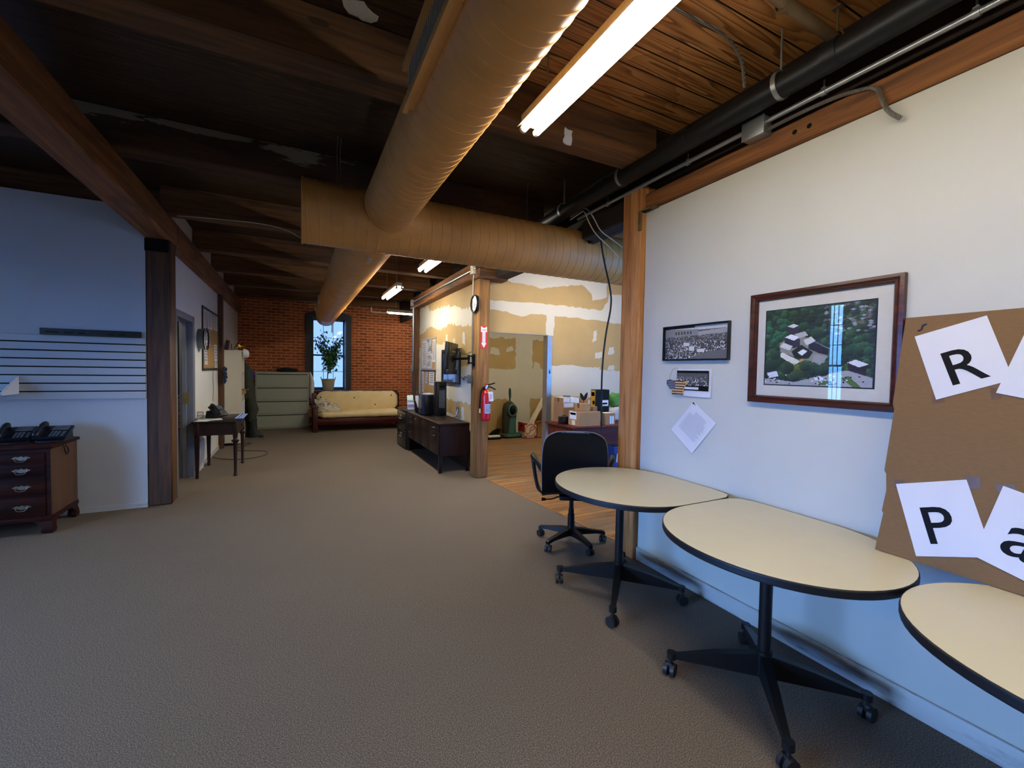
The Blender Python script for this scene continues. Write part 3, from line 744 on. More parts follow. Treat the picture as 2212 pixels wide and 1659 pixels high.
# ================================================================ teardrop tables
M['laminate'] = flat('cream_laminate', '#cdc6b0', .38, var=.02, scale=4, spec=.45)
M['rubber'] = flat('black_rubber_edge', '#121114', .5)
M['tableblack'] = flat('black_table_leg', '#121214', .42, .2)
M['caster'] = flat('black_caster', '#19191b', .5)
def top_outline(hx, hy, sx, sy, n=64):
    """rounded teardrop: an oval with one nearly square corner towards (sx, sy)"""
    out = []
    for i in range(n):
        a = 2*math.pi*i/n; c, s = math.cos(a), math.sin(a)
        if sx and c*sx > 1e-9 and s*sy > 1e-9: p = 9.0
        else: p = 2.05
        q = (abs(c)**p+abs(s)**p)**(-1/p)
        out.append((hx*c*q, hy*s*q))
    return out
def caster(m, x, y, ang, r=.032):
    ca, sa = math.cos(ang), math.sin(ang)
    for s in (-1, 1):
        cx, cy = x-sa*.016*s, y+ca*.016*s
        m.cyl((cx-sa*.009*s, cy+ca*.009*s, r), (cx+sa*.009*s, cy-ca*.009*s, r), r, seg=16)
    m.box(x-.014, x+.014, y-.014, y+.014, r, r+.034, rot=Matrix.Rotation(ang, 3, 'Z'), bev=.004)
    m.cyl((x, y, r+.02), (x, y, r+.055), .009, seg=8)
def table(loc, sx, sy, base, rot, lab, brake):
    t = thing('teardrop_table', lab, 'table', loc, 0, 'teardrop tables along the white wall')
    o = top_outline(.453, .503, sx, sy); H = .745
    m = MB(); rg = []
    for k, z in ((.985, H-.0005), (.994, H-.0012)): rg.append([(x*k, y*k, z) for x, y in o])
    m.rings([[(x*.994, y*.994, H-.03) for x, y in o]]+rg[::-1], 0); lpart('tabletop', m, M['laminate'], t)
    m = MB(); prof = [(.985, -.036), (1.0, -.034), (1.004, -.026), (.999, -.018), (1.004, -.010), (1.0, -.003), (.9945, -.001)]
    m.rings([[(x*k, y*k, H+z) for x, y in o] for k, z in prof], 0, True, False); lpart('edge_band', m, M['rubber'], t)
    bx, by = base
    m = MB(); m.cyl((bx, by, .19), (bx, by, H-.05), .027, seg=20); m.cyl((bx, by, .10), (bx, by, .22), .034, seg=20); m.box(bx-.16, bx+.16, by-.16, by+.16, H-.05, H-.036, bev=.004); lpart('column', m, M['tableblack'], t)
    for k in range(4):
        a = rot+math.pi/2*k; ca, sa = math.cos(a), math.sin(a); L = .40
        m = MB(); rg = []
        for d, w, z0, z1 in ((.02, .021, .10, .205), (.2, .019, .098, .168), (L-.03, .014, .093, .118), (L, .012, .093, .115)):
            rg.append([(bx+ca*d-sa*w*s, by+sa*d+ca*w*s, z) for s, z in ((-1, z0), (1, z0), (1, z1), (-1, z1))])
        m.rings(rg, 0); m.cyl((bx+ca*L, by+sa*L, .088), (bx+ca*L, by+sa*L, .118), .023, seg=16)
        leg = lpart('leg', m, M['tableblack'], t)
        m = MB(); caster(m, bx+ca*(L+.005), by+sa*(L+.005), a+brake[k]); lpart('caster', m, M['caster'], leg)
    return t
table((1.99, 2.232, 0), 1, -1, (-.04, 0.0), R(45), 'cream teardrop table nearest the orange post and the office chair', (.6, 1.9, .9, .4))
table((1.985, 1.222, 0), 1, 1, (-.04, -.005), R(45), 'cream teardrop table in the middle of the row under the cardboard sign', (.3, 1.2, 2.1, .8))
table((1.97, .208, 0), 0, 0, (-.03, 0), R(45), 'cream table cut off by the right edge of the photo', (.3, 1.2, 2.1, .8))

# ================================================================ office chair
M['chairshell'] = flat('black_chair_plastic', '#08090c', .42, spec=.25)
M['piping'] = flat('grey_edge_piping', '#77777c', .8); M['chairfabric'] = flat('grey_chair_fabric', '#4a4d57', .9, bump=.3, scale=200)
def office_chair(loc, face, lab):
    """local frame: +y is where the sitter looks"""
    t = thing('office_chair', lab, 'chair', loc, face)
    m = MB(); m.lathe([(.042, .07), (.036, .10), (.030, .15), (.029, .255), (.024, .26), (.024, .30), (.019, .30), (.019, .42)], seg=20); lpart('gas_column', m, M['chairshell'], t)
    for k in range(5):
        a = R(-63+72*k+2); ca, sa = math.cos(a), math.sin(a); m = MB(); rg = []
        for d, w, z0, z1 in ((.02, .03, .075, .135), (.10, .026, .080, .128), (.22, .022, .082, .108), (.29, .02, .072, .098), (.305, .017, .066, .09)):
            rg.append([(ca*d-sa*w*s, sa*d+ca*w*s, z) for s, z in ((-1, z0), (1, z0), (.8, z1), (-.8, z1))])
        m.rings(rg, 0); leg = lpart('base_arm', m, M['chairshell'], t)
        m = MB(); caster(m, ca*.29, sa*.29, a+.9*k, .029); lpart('caster', m, M['caster'], leg)
    m = MB(); m.box(-.11, .11, -.13, .13, .405, .44, bev=.01); lpart('seat_plate', m, M['chairshell'], t)
    m = MB(); m.tube([(-.05, .0, .415), (-.12, -.02, .405), (-.17, -.03, .385), (-.235, -.04, .385)], .006, 8, smooth=1); m.cyl((-.225, -.04, .385), (-.26, -.04, .385), .012, .015, seg=10); lpart('lever', m, M['chairshell'], t)
    # one-piece shell: seat pan curving up into the back
    path = [(.24, .475, .245), (.10, .455, .255), (-.05, .45, .26), (-.15, .462, .258), (-.205, .50, .256), (-.235, .56, .257), (-.25, .66, .262), (-.262, .78, .262), (-.272, .90, .255), (-.277, .955, .238), (-.278, .985, .205), (-.277, 1.003, .15)]
    path = [tuple(path[i][k]+(path[i+1][k]-path[i][k])*u for k in range(3)) for i in range(len(path)-1) for u in (0, .5)]+[path[-1]]
    for _ in range(2): path = [path[0]]+[tuple((path[i-1][k]+2*path[i][k]+path[i+1][k])/4 for k in range(3)) for i in range(1, len(path)-1)]+[path[-1]]
    path.append((path[-1][0]+.001, path[-1][1]+.005, .08))
    m = MB(); th = .028; rg = []; rim = ([], [])
    for i, (y, z, w) in enumerate(path):
        p, q = path[max(i-1, 0)], path[min(i+1, len(path)-1)]; ty, tz = q[0]-p[0], q[1]-p[1]; L = math.hypot(ty, tz); ny, nz = tz/L, -ty/L
        row = []
        for k in range(13):
            u = -1+2*k/12; c = .022*u*u*(1 if i < 8 else 1.3)
            row.append((u*w, y+(-ny)*c+ (0), z+(-nz)*c))
        if z > .53: rim[0].append((row[0][0]*.99, row[0][1]+ny*th*.7, row[0][2]+nz*th*.7)); rim[1].append((row[-1][0]*.99, row[-1][1]+ny*th*.7, row[-1][2]+nz*th*.7))
        back = [(x*.985, yy+ny*th, zz+nz*th) for x, yy, zz in reversed(row)]
        rg.append(row+back)
    m.rings(rg, 0); lpart('shell', m, M['chairshell'], t)
    m = MB(); m.tube(rim[0]+rim[1][::-1], .009, 8); lpart('piping', m, M['piping'], t)
    m = MB(); rg = []
    for i, (y, z, w) in enumerate(path[:-1]):
        p, q = path[max(i-1, 0)], path[min(i+1, len(path)-1)]; ty, tz = q[0]-p[0], q[1]-p[1]; L = math.hypot(ty, tz); ny, nz = tz/L, -ty/L
        row = []
        for k in range(13):
            u = -1+2*k/12; c = .022*u*u*(1 if i < 8 else 1.3); row.append((u*w*.985, y+ny*(th-c+.001), z+nz*(th-c+.001)))
        top = [(x*.96, yy+ny*.04, zz+nz*.04) for x, yy, zz in reversed(row)]
        rg.append(row+top)
    m.rings(rg, 0); lpart('cushion', m, M['chairfabric'], t)
    for s in (-1, 1):
        m = MB(); m.tube([(s*.255, -.235, .67), (s*.30, -.16, .735), (s*.335, -.06, .762), (s*.345, .04, .755), (s*.34, .06, .71), (s*.32, -.01, .58), (s*.29, -.06, .478), (s*.24, -.12, .462)], [.016, .02, .024, .024, .018, .016, .018, .02], 10, smooth=2); lpart('armrest', m, M['chairshell'], t)
    return t
office_chair((2.145, 3.08, 0), R(-35+4), 'black office chair with its back turned, between table and opening')

# ================================================================ pictures on the white wall
XW = 2.45
M['frameblack'] = flat('black_frame', '#101012', .35)
M['framered'] = wood('mahogany_frame', '#1d0b08', '#4b1c12', '#6b2d1c', 'y', 2, .35, spec=.5)
M['matboard'] = flat('cream_mat_board', '#c9c7bc', .8, var=.02)
M['print'] = picture_material('printed_photograph')
M['picglass'] = glass('picture_glass')
def blob(A, cx, cy, rx, ry, col):
    h, w, _ = A.shape; y, x = np.mgrid[0:h, 0:w]
    d = ((x-cx)/rx)**2+((y-cy)/ry)**2
    n = rng.random((h, w))*.5
    k = (d+n*.6) < 1.1
    sh = (1.15-.55*np.clip((y-cy)/ry+.4*(x-cx)/rx, -1, 1))[..., None]
    A[k] = (np.array(col)*sh*(.7+.6*rng.random((h, w, 1))))[k]
def poly(A, pts, col, jit=.06):
    h, w, _ = A.shape; y, x = np.mgrid[0:h, 0:w]; ins = np.zeros((h, w), bool); n = len(pts)
    for i in range(n):
        (x0, y0), (x1, y1) = pts[i], pts[(i+1) % n]
        if y0 == y1: continue
        c = ((y0 > y) != (y1 > y)) & (x < (x1-x0)*(y-y0)/(y1-y0)+x0); ins ^= c
    A[ins] = (np.array(col)*(1-jit+2*jit*rng.random((h, w, 1))))[ins]
def aerial():
    h, w = 140, 190; A = np.full((h, w, 3), (.13, .16, .14))*(.6+.8*rng.random((h, w, 1)))
    for _ in range(420):
        cx, cy = rng.random()*w, rng.random()*h; r = 3+rng.random()*6
        g = rng.random(); blob(A, cx, cy, r*1.2, r, (.09+.07*g, .14+.13*g, .09+.05*g))
    for _ in range(60):
        cx, cy = 110+rng.random()*78, rng.random()*52; poly(A, [(cx-4, cy), (cx, cy-2), (cx+5, cy), (cx, cy+2)], (.55, .56, .58) if rng.random() < .5 else (.38, .36, .35))
    for _ in range(20):
        blob(A, rng.random()*40, 20+rng.random()*40, 8, 7, (.14, .27, .17))
    poly(A, [(28, 62), (60, 44), (120, 74), (112, 100), (70, 92), (30, 78)], (.55, .53, .49))           # yards
    poly(A, [(52, 78), (70, 66), (92, 80), (84, 92), (60, 92)], (.12, .14, .11))
    for a in ([(42, 40), (44, 30), (56, 28), (64, 32), (64, 44), (50, 50)], [(38, 52), (52, 50), (68, 56), (68, 70), (52, 72), (38, 62)]): poly(A, a, (.20, .19, .25))
    poly(A, [(43, 31), (54, 27), (64, 31), (54, 35)], (.86, .86, .86)); poly(A, [(38, 51), (50, 46), (68, 52), (56, 58)], (.9, .9, .92)); poly(A, [(58, 46), (76, 42), (82, 50), (66, 54)], (.7, .7, .72))
    poly(A, [(28, 68), (36, 61), (54, 68), (48, 76)], (.82, .82, .8)); poly(A, [(26, 84), (34, 79), (70, 96), (58, 104)], (.84, .83, .78)); poly(A, [(66, 95), (74, 91), (76, 94), (70, 98)], (.8, .55, .25))
    poly(A, [(64, 80), (74, 74), (82, 78), (72, 86)], (.9, .9, .88)); poly(A, [(74, 58), (88, 52), (96, 60), (80, 68)], (.83, .83, .8))
    poly(A, [(84, 66), (94, 62), (120, 76), (118, 86), (102, 82), (84, 74)], (.16, .12, .16)); poly(A, [(94, 84), (118, 88), (104, 104), (90, 98)], (.6, .6, .58))
    poly(A, [(150, 100), (160, 96), (180, 104), (178, 122), (152, 114)], (.17, .13, .15)); poly(A, [(150, 99), (162, 94), (182, 102), (168, 107)], (.85, .86, .88))
    poly(A, [(0, 128), (60, 134), (110, 120), (150, 112), (189, 124), (189, 140), (0, 140)], (.62, .62, .64)); poly(A, [(142, 126), (152, 121), (172, 139), (160, 140)], (.30, .42, .16)); poly(A, [(103, 131), (124, 130), (128, 137), (106, 138)], (.28, .4, .17))
    poly(A, [(4, 118), (24, 114), (28, 124), (8, 128)], (.8, .82, .88)); poly(A, [(96, 125), (112, 124), (112, 129), (97, 130)], (.85, .86, .9))
    for _ in range(60): 
        x, y = int(rng.random()*180), int(120+rng.random()*18); A[y:y+2, x:x+3] = (.12, .12, .14) if rng.random() < .6 else (.85, .85, .85)
    for cx, cy, r in ((60, 116, 15), (44, 108, 12), (92, 110, 12), (14, 100, 13), (20, 84, 9), (110, 112, 11), (78, 106, 9), (134, 98, 9), (58, 126, 8)): blob(A, cx, cy, r*1.2, r, (.13, .19, .11) if cx != 60 else (.24, .27, .10))
    return A
def crowd(h, w, hall=True):
    A = np.full((h, w, 3), .30)*(.55+.9*rng.random((h, w, 1)))
    for _ in range(int(h*w*.055)):
        y = int(h*(.28+.7*rng.random())); x = int(rng.random()*w); s = 1+int(2.2*(y/h)); v = (.88 if rng.random() < .5 else .06)*(.8+.2*rng.random())
        A[y:y+s+1, x:x+s] = v
    if hall:
        A[:int(h*.13)] = .72; poly(A, [(0, h*.04), (w*.55, h*.10), (w*.55, h*.28), (0, h*.30)], (.5, .5, .5)); poly(A, [(0, 0), (w*.5, h*.0), (w*.5, h*.05), (0, h*.05)], (.12, .12, .12)); poly(A, [(w*.55, h*.17), (w, h*.12), (w, h*.26), (w*.55, h*.28)], (.6, .6, .6))
        for i in range(6): A[int(h*.15):int(h*.24), int(w*(.18+.05*i)):int(w*(.2+.05*i))] = .12
        for x0, x1, y0, y1 in ((.55, .66, .7, .8), (.33, .42, .5, .6), (.42, .5, .62, .76)): A[int(h*y0):int(h*y1), int(w*x0):int(w*x1)] = .8
        poly(A, [(w*.4, h*.98), (w*.6, h*.82), (w, h*.72), (w, h)], (.38, .38, .38))
    return A
def framed(name, lab, y0, y1, z0, z1, fw, fd, mat, cat='picture'):
    """y0 > y1 : left and right edges as seen from the room"""
    t = thing(name, lab, cat, (XW, (y0+y1)/2, z0))
    m = MB()
    prof = [(0, 0), (0, fd), (fw*.35, fd*1.15), (fw*.62, fd*.8), (fw*.8, fd*.95), (fw, fd*.5), (fw, 0)]
    rg = []
    for cy, cz, sy, sz in ((y0, z0, -1, 1), (y1, z0, 1, 1), (y1, z1, 1, -1), (y0, z1, -1, -1)):
        rg.append([(XW-.001-d, cy+sy*u, cz+sz*u) for u, d in prof])
    rg.append(rg[0]); m.rings(rg, 0, False, False); wpart('frame', m, mat, t)
    return t
t = framed('framed_photograph', 'large mahogany framed aerial photograph of a mill among trees', 1.672, .945, 1.335, 1.965, .042, .028, M['framered'])
m = MB(); m.box(XW-.010, XW-.002, .98, 1.64, 1.37, 1.93); wpart('mat_board', m, M['matboard'], t)
m = MB(); e_ = .006; yb, yt_, za, zb = 1.053-e_, 1.580+e_, 1.443-e_, 1.860+e_
m.box(XW-.0108, XW-.0100, yb, yt_, za, zb); wpart('photo_border', m, M['frameblack'], t)
picture_mesh('photograph', aerial(), (XW-.0112, 1.580, 1.860), (XW-.0112, 1.053, 1.860), (XW-.0112, 1.580, 1.443), M['print'], t)
m = MB(); m.box(XW-.0145, XW-.0125, .985, 1.635, 1.375, 1.925); wpart('glazing', m, M['picglass'], t)
t = framed('framed_photograph', 'narrow black framed panoramic photo of a crowd at long tables', 2.358, 1.815, 1.585, 1.833, .012, .024, M['frameblack'])
m = MB(); m.box(XW-.008, XW-.002, 1.82, 2.352, 1.59, 1.828); wpart('backing', m, M['frameblack'], t)
picture_mesh('photograph', crowd(80, 190), (XW-.0085, 2.347, 1.822), (XW-.0085, 1.826, 1.822), (XW-.0085, 2.347, 1.596), M['print'], t)
# pinned sheet with a small photo
t = thing('pinned_print', 'white sheet with a small street photo pinned below the panorama', 'poster', (XW, 2.09, 1.335))
m = MB(); g_ = [[(XW-.002-.012*max(0, (v-.55))*u - .004*math.sin(3*u), 2.235-(2.235-1.945)*u, 1.527-.19*v) for u in np.linspace(0, 1, 9)] for v in np.linspace(0, 1, 7)]
m.rings(g_, 0, False, False, closed=False); wpart('sheet', m, M['paper'], t)
m = MB(); m.box(XW-.0105, XW-.0095, 1.962, 2.228, 1.378, 1.515); wpart('photo_border', m, M['black'], t)
picture_mesh('photograph', crowd(40, 80, False), (XW-.011, 2.226, 1.498), (XW-.011, 1.968, 1.498), (XW-.011, 2.226, 1.412), M['print'], t)
m = MB(); m.box(XW-.0115, XW-.011, 2.04, 2.16, 1.386, 1.402); wpart('caption_strip', m, M['paper'], t)
# flag ornament
t = thing('flag_ornament', 'small wooden ornament cut to a map shape painted as a striped flag', 'ornament', (XW, 2.22, 1.33))
M['flagcream'] = flat('flag_cream', '#d8b07c', .6); M['flagdark'] = flat('flag_dark_red', '#3a1a12', .6); M['flagblue'] = flat('flag_blue', '#25355c', .6)
out = [(2.31, 1.445), (2.275, 1.452), (2.245, 1.435), (2.20, 1.438), (2.185, 1.446), (2.165, 1.43), (2.14, 1.44), (2.135, 1.42), (2.155, 1.40), (2.165, 1.37), (2.16, 1.345), (2.175, 1.34), (2.18, 1.352), (2.215, 1.36), (2.24, 1.35), (2.255, 1.34), (2.262, 1.352), (2.255, 1.365), (2.285, 1.385), (2.31, 1.415)]
m = MB(); m.prism(out, XW-.022, XW-.012, 'yz'); wpart('body', m, M['flagcream'], t)
def clip_row(poly, za, zb):
    xs = []
    for z in (za, zb):
        c = []
        for (a, b), (c2, d) in zip(poly, poly[1:]+poly[:1]):
            if (b > z) != (d > z): c.append(a+(c2-a)*(z-b)/(d-b))
        xs.append((min(c), max(c)) if c else None)
    return xs
for z in (1.345, 1.363, 1.381, 1.399, 1.417, 1.435):
    a = clip_row(out, z, z+.008)
    if a[0] and a[1]:
        m = MB(); m.prism([(a[0][0], z), (a[0][1], z), (a[1][1], z+.008), (a[1][0], z+.008)], XW-.0228, XW-.022, 'yz'); wpart('stripe', m, M['flagdark'], t)
m = MB(); m.prism([(2.308, 1.444), (2.275, 1.450), (2.246, 1.434), (2.232, 1.436), (2.232, 1.382), (2.282, 1.384), (2.308, 1.414)], XW-.0236, XW-.0229, 'yz'); wpart('star_field', m, M['flagblue'], t)
m = MB()
for i in range(5):
    for j in range(5):
        y, z = 2.296-i*.013-(j % 2)*.006, 1.434-j*.011
        if y > 2.236 and z > 1.386: m.prism([(y+.0035*math.cos(R(90+36*k))*(1 if k % 2 == 0 else .45), z+.0035*math.sin(R(90+36*k))*(1 if k % 2 == 0 else .45)) for k in range(10)], XW-.0242, XW-.0236, 'yz')
wpart('stars', m, M['paper'], t)
m = MB(); m.tube([(XW-.016, 2.295, 1.445), (XW-.012, 2.275, 1.52), (XW-.004, 2.245, 1.538), (XW-.004, 2.225, 1.53), (XW-.012, 2.19, 1.44)], .0012, 5, smooth=2); wpart('hanging_wire', m, M['steel'], t)
# tilted letter
t = thing('pinned_letter', 'typed white letter pinned to the wall on a tilt', 'paper', (XW, 2.08, .945))
TL, TR, BR, BL = (2.079, 1.305), (1.897, 1.175), (2.077, .945), (2.268, 1.084)
m = MB(); m.box(0, 1, 0, 1, 0, 1)
for v in m.bm.verts:
    u, w, d = v.co.x, v.co.y, v.co.z
    top = (TL[0]+(TR[0]-TL[0])*u, TL[1]+(TR[1]-TL[1])*u); bot = (BL[0]+(BR[0]-BL[0])*u, BL[1]+(BR[1]-BL[1])*u)
    v.co = (XW-.003-.002*d-.006*w, top[0]+(bot[0]-top[0])*w, top[1]+(bot[1]-top[1])*w)
wpart('sheet', m, M['paper'], t)
M['ink'] = flat('grey_ink', '#85858c', .7)
m = MB()
def lp(u, w): 
    top = (TL[0]+(TR[0]-TL[0])*u, TL[1]+(TR[1]-TL[1])*u); bot = (BL[0]+(BR[0]-BL[0])*u, BL[1]+(BR[1]-BL[1])*u)
    return (XW-.0058-.006*w, top[0]+(bot[0]-top[0])*w, top[1]+(bot[1]-top[1])*w)
for i in range(20):
    w = .16+i*.031; a, b = (.12, .88) if i > 3 else (.28, .75)
    b = b-random.random()*.12 if i > 3 else b
    m.quad(lp(a, w), lp(b, w), lp(b, w+.0075), lp(a, w+.0075))
m.quad(lp(.02, .03), lp(.12, .03), lp(.12, .06), lp(.02, .06))
wpart('typed_lines', m, M['ink'], t)
m = MB(); m.cyl((XW-.003, 2.079, 1.292), (XW-.012, 2.079, 1.292), .005, seg=8); wpart('pin', m, M['black'], t)

# ================================================================ cardboard sign
def cardboard_mat():
    t = NT('cardboard'); v = t.coord((1, 1, 1)); a = t.noise(t.coord((2, 12, 60)), 4, 4, .6); b = t.noise(v, 3, 3)
    c = t.ramp(a, [(.35, '#7a5e40'), (.65, '#836443')]); c = t.mix(t.math('MULTIPLY', b, .35), c, '#6e5437'); return t.base(c, .85, 0, .2)
M['cardboard'] = cardboard_mat(); M['tape'] = flat('brown_tape', '#66492a', .35, var=.15)
P0 = Vector((2.254, .94, .747)); UP = Vector((2.436-2.254, 0, 1.765-.747)).normalized(); RT = Vector((0, -1, 0)); NN = RT.cross(UP)   # NN faces the room
def cb(u, v, d=0): return tuple(P0+RT*u+UP*v+NN*d)
t = thing('cardboard_sign', 'big brown cardboard sheet with taped letter pages leaning on the wall', 'sign', (2.30, .4, .747))
edge = [(0, 0), (.012, .16), (.006, .17), (.012, .26), (.004, .33), (-.004, .345), (.002, .62), (-.006, .64), (-.004, .80), (0, 1.03), (.35, 1.034), (1.25, 1.04), (1.25, .0)]
m = MB(); n = len(edge); vs = [cb(u, v, d) for d in (-.006, 0) for u, v in edge]
m.faces(vs, [tuple(range(n-1, -1, -1)), tuple(range(n, 2*n))]+[(i, (i+1) % n, n+(i+1) % n, n+i) for i in range(n)])
wpart('board', m, M['cardboard'], t)
def sheet(corners, letter, lc, lh, ang, lab, d=.0015):
    m = MB(); k = len(corners); vs = [cb(u, v, q) for q in (d, d+.0012) for u, v in corners]
    m.faces(vs, [tuple(range(k-1, -1, -1)), tuple(range(k, 2*k))]+[(i, (i+1) % k, k+(i+1) % k, k+i) for i in range(k)])
    so = wpart('letter_page', m, M['paper'], t, lab)
    if letter:
        me = text_mesh(letter, 1.0, .0004, .006); ys = [v.co.y for v in me.vertices]; xs = [v.co.x for v in me.vertices]; sc = lh/(max(ys)-min(ys))
        ca, sa = math.cos(ang), math.sin(ang); o = Vector(cb(lc[0], lc[1], d+.0016)); X = RT*ca+UP*sa; Y = -RT*sa+UP*ca
        mm = frame_m(o, X, Y) @ Matrix.Diagonal((sc, sc, 1, 1)) @ Matrix.Translation((-(max(xs)+min(xs))/2, -(max(ys)+min(ys))/2, 0))
        m = MB(); m.add_mesh(me, mm); wpart('letter', m, M['black'], so)
sheet([(.04, .942), (.254, 1.014), (.345, .76), (.137, .669)], 'R', (.209, .817), .142, R(21), 'white page with the letter R')
sheet([(.375, 1.0), (.585, .94), (.515, .66), (.305, .707)], None, None, 0, 0, 'white page mostly cut off beside the R page', .003)
sheet([(.043, .295), (.255, .364), (.350, .10), (.138, .023)], 'P', (.195, .168), .140, R(20), 'white page with the letter P')
sheet([(.352, .364), (.565, .305), (.50, .03), (.296, .089)], 'a', (.414, .170), .108, R(-16), 'white page with the letter a cut off by the photo edge', .003)
sheet([(.62, .98), (.83, 1.0), (.86, .72), (.65, .70)], None, None, 0, 0, None, .003)
for us in ([(.12, .69), (.155, .70), (.165, .66), (.125, .65)], [(.285, .73), (.325, .72), (.32, .685), (.295, .68)], [(.245, .375), (.29, .385), (.295, .34), (.265, .33)], [(.33, .365), (.38, .375), (.385, .345), (.34, .335)], [(.035, .31), (.07, .32), (.065, .28), (.04, .275)]):
    m = MB(); m.faces([cb(u, v, .0008) for u, v in us], [(0, 1, 2, 3)]); wpart('tape_piece', m, M['tape'], t)
m = MB(); m.tube([cb(.048, .967, .002), cb(.06, .972, .003), cb(.062, .99, .003), cb(.075, .997, .002)], .003, 6); wpart('torn_mark', m, M['frameblack'], t)
# ================================================================ credenza side (right, far)
M['espresso'] = wood('espresso_veneer', '#140a07', '#2c1811', '#40251b', 'y', .8, .4, bump=0, spec=.22)
M['espresso_z'] = wood('espresso_veneer_upright', '#140a07', '#2c1811', '#40251b', 'z', .8, .4, bump=0, spec=.22)
M['chrome'] = flat('chrome', '#d8dade', .15, 1.0, var=0)
M['white'] = flat('white_plastic', '#dfe1e4', .45, var=.02)
M['screen'] = flat('black_screen_plastic', '#0c0d10', .28)
X0, X1, YA, YB, ZT = 1.82, 2.275, 5.90, 7.82, .715
t = thing('credenza', 'long espresso office credenza with chrome pulls against the drywall', 'credenza', (2.05, 6.86, 0))
m = MB(); m.box(X0-.012, X1, YA-.01, YB+.01, ZT-.03, ZT, bev=.003); wpart('top', m, M['espresso'], t)
m = MB(); m.box(X0+.012, X1, YA, YB, .245, ZT-.03); wpart('body', m, M['espresso_z'], t)
for x, y in ((X0, YA), (X1-.045, YA), (X0, YB-.045), (X1-.045, YB-.045)):
    m = MB(); m.box(x, x+.045, y, y+.045, 0, .26, bev=.002); wpart('leg', m, M['espresso_z'], t)
m = MB(); m.box(X1-.03, X1-.01, YA+.05, YB-.05, .04, .245); wpart('back_panel', m, M['espresso'], t)
def pull(p, x, y, z, w=.10):
    m = MB(); m.tube([(x, y-w/2, z), (x-.022, y-w/2+.012, z), (x-.022, y+w/2-.012, z), (x, y+w/2, z)], .006, 8); wpart('pull', m, M['chrome'], p)
fronts = [(YA+.01, YA+.50, .60, .68, 'drawer', .64), (YA+.01, YA+.50, .255, .595, 'drawer', .52), (YA+.51, YA+.95, .255, .68, 'door', None), (YA+.955, YA+1.40, .255, .68, 'door', .645), (YA+1.41, YB-.01, .60, .68, 'drawer', .64), (YA+1.41, YB-.01, .43, .595, 'drawer', .55), (YA+1.41, YB-.01, .255, .425, 'drawer', .385)]
for y0, y1, z0, z1, nm, pz in fronts:
    m = MB(); m.box(X0-.006, X0+.014, y0, y1, z0, z1, bev=.002); d = wpart(nm, m, M['espresso_z'], t)
    if pz: pull(d, X0-.006, (y0+y1)/2 if nm == 'drawer' else y1-.08, pz, .10 if nm == 'drawer' else .05)
t = thing('filing_cabinet', 'low black two-drawer filing cabinet between credenza and futon', 'filing cabinet', (2.03, 8.24, 0))
m = MB(); m.box(1.805, 2.285, 7.85, 8.63, .0, .70, bev=.004); wpart('body', m, M['screen'], t)
m = MB(); m.box(1.79, 2.29, 7.84, 8.64, .70, .722, bev=.003); wpart('top', m, M['espresso'], t)
for z0, z1 in ((.03, .345), (.36, .675)):
    m = MB(); m.box(1.79, 1.806, 7.87, 8.61, z0, z1, bev=.003); d = wpart('drawer', m, M['screen'], t)
    m = MB(); m.box(1.782, 1.79, 8.20, 8.30, z1-.11, z1-.06, bev=.003); m.tube([(1.785, 8.2, z1-.13), (1.765, 8.21, z1-.13), (1.765, 8.29, z1-.13), (1.785, 8.3, z1-.13)], .006, 6); wpart('handle', m, M['chrome'], d)
    m = MB(); m.box(1.784, 1.79, 7.88, 8.60, z1-.02, z1-.008); wpart('trim', m, M['chrome'], d)
# black tower heater and its cord
t = thing('tower_heater', 'tall black tower heater standing on the credenza', 'heater', (2.08, 6.72, ZT))
m = MB(); m.box(1.99, 2.16, 6.62, 6.80, ZT+.03, ZT+.58, bev=.02); wpart('body', m, M['screen'], t)
m = MB(); m.cyl((2.075, 6.71, ZT), (2.075, 6.71, ZT+.03), .125, .10, seg=28); wpart('base', m, M['screen'], t)
m = MB()
for i in range(16): m.box(2.03, 2.125, 6.612, 6.62, ZT+.16+i*.018, ZT+.170+i*.018)
wpart('front_grille', m, M['greysteel'], t)
m = MB(); m.box(2.03, 2.12, 6.612, 6.62, ZT+.48, ZT+.52, bev=.003); wpart('control_panel', m, M['black'], t)
cable('heater_cable', [(2.185, 6.76, ZT+.02), (2.21, 6.7, ZT+.010), (2.24, 6.5, ZT+.008), (2.27, 6.42, ZT+.05), (2.30, 6.45, ZT+.16), (2.315, 6.6, ZT+.17), (2.325, 6.62, ZT+.09)], .005, M['blackcable'], 'black heater cord looping up to the drywall outlet', 'cord')
m = MB(); m.box(2.325, 2.333, 6.57, 6.65, ZT+.03, ZT+.14, bev=.003); solo('wall_outlet', m, M['white'], 'white wall outlet on the drywall behind the heater', 'outlet')
# computer tower
t = thing('computer_tower', 'black computer tower beside the heater on the credenza', 'computer', (1.99, 7.12, ZT))
m = MB(); m.box(1.90, 2.06, 6.98, 7.36, ZT+.012, ZT+.345, bev=.006); wpart('case', m, M['screen'], t)
M['blueplastic'] = flat('glossy_blue_black_bezel', '#1d2c46', .18)
m = MB(); m.box(1.888, 1.90, 6.985, 7.355, ZT+.015, ZT+.34, bev=.005); wpart('side_panel', m, M['blueplastic'], t)
m = MB(); [m.cyl((x, y, ZT), (x, y, ZT+.013), .015, seg=10) for x in (1.92, 2.04) for y in (7.02, 7.32)]; wpart('foot', m, M['black'], t)
m = MB(); m.box(1.94, 2.05, 7.02, 7.2, ZT+.345, ZT+.365, bev=.004, rot=Matrix.Rotation(R(12), 3, 'Z')); solo('paper_stack', m, M['paper'], 'small stack of papers lying on the computer tower', 'papers')
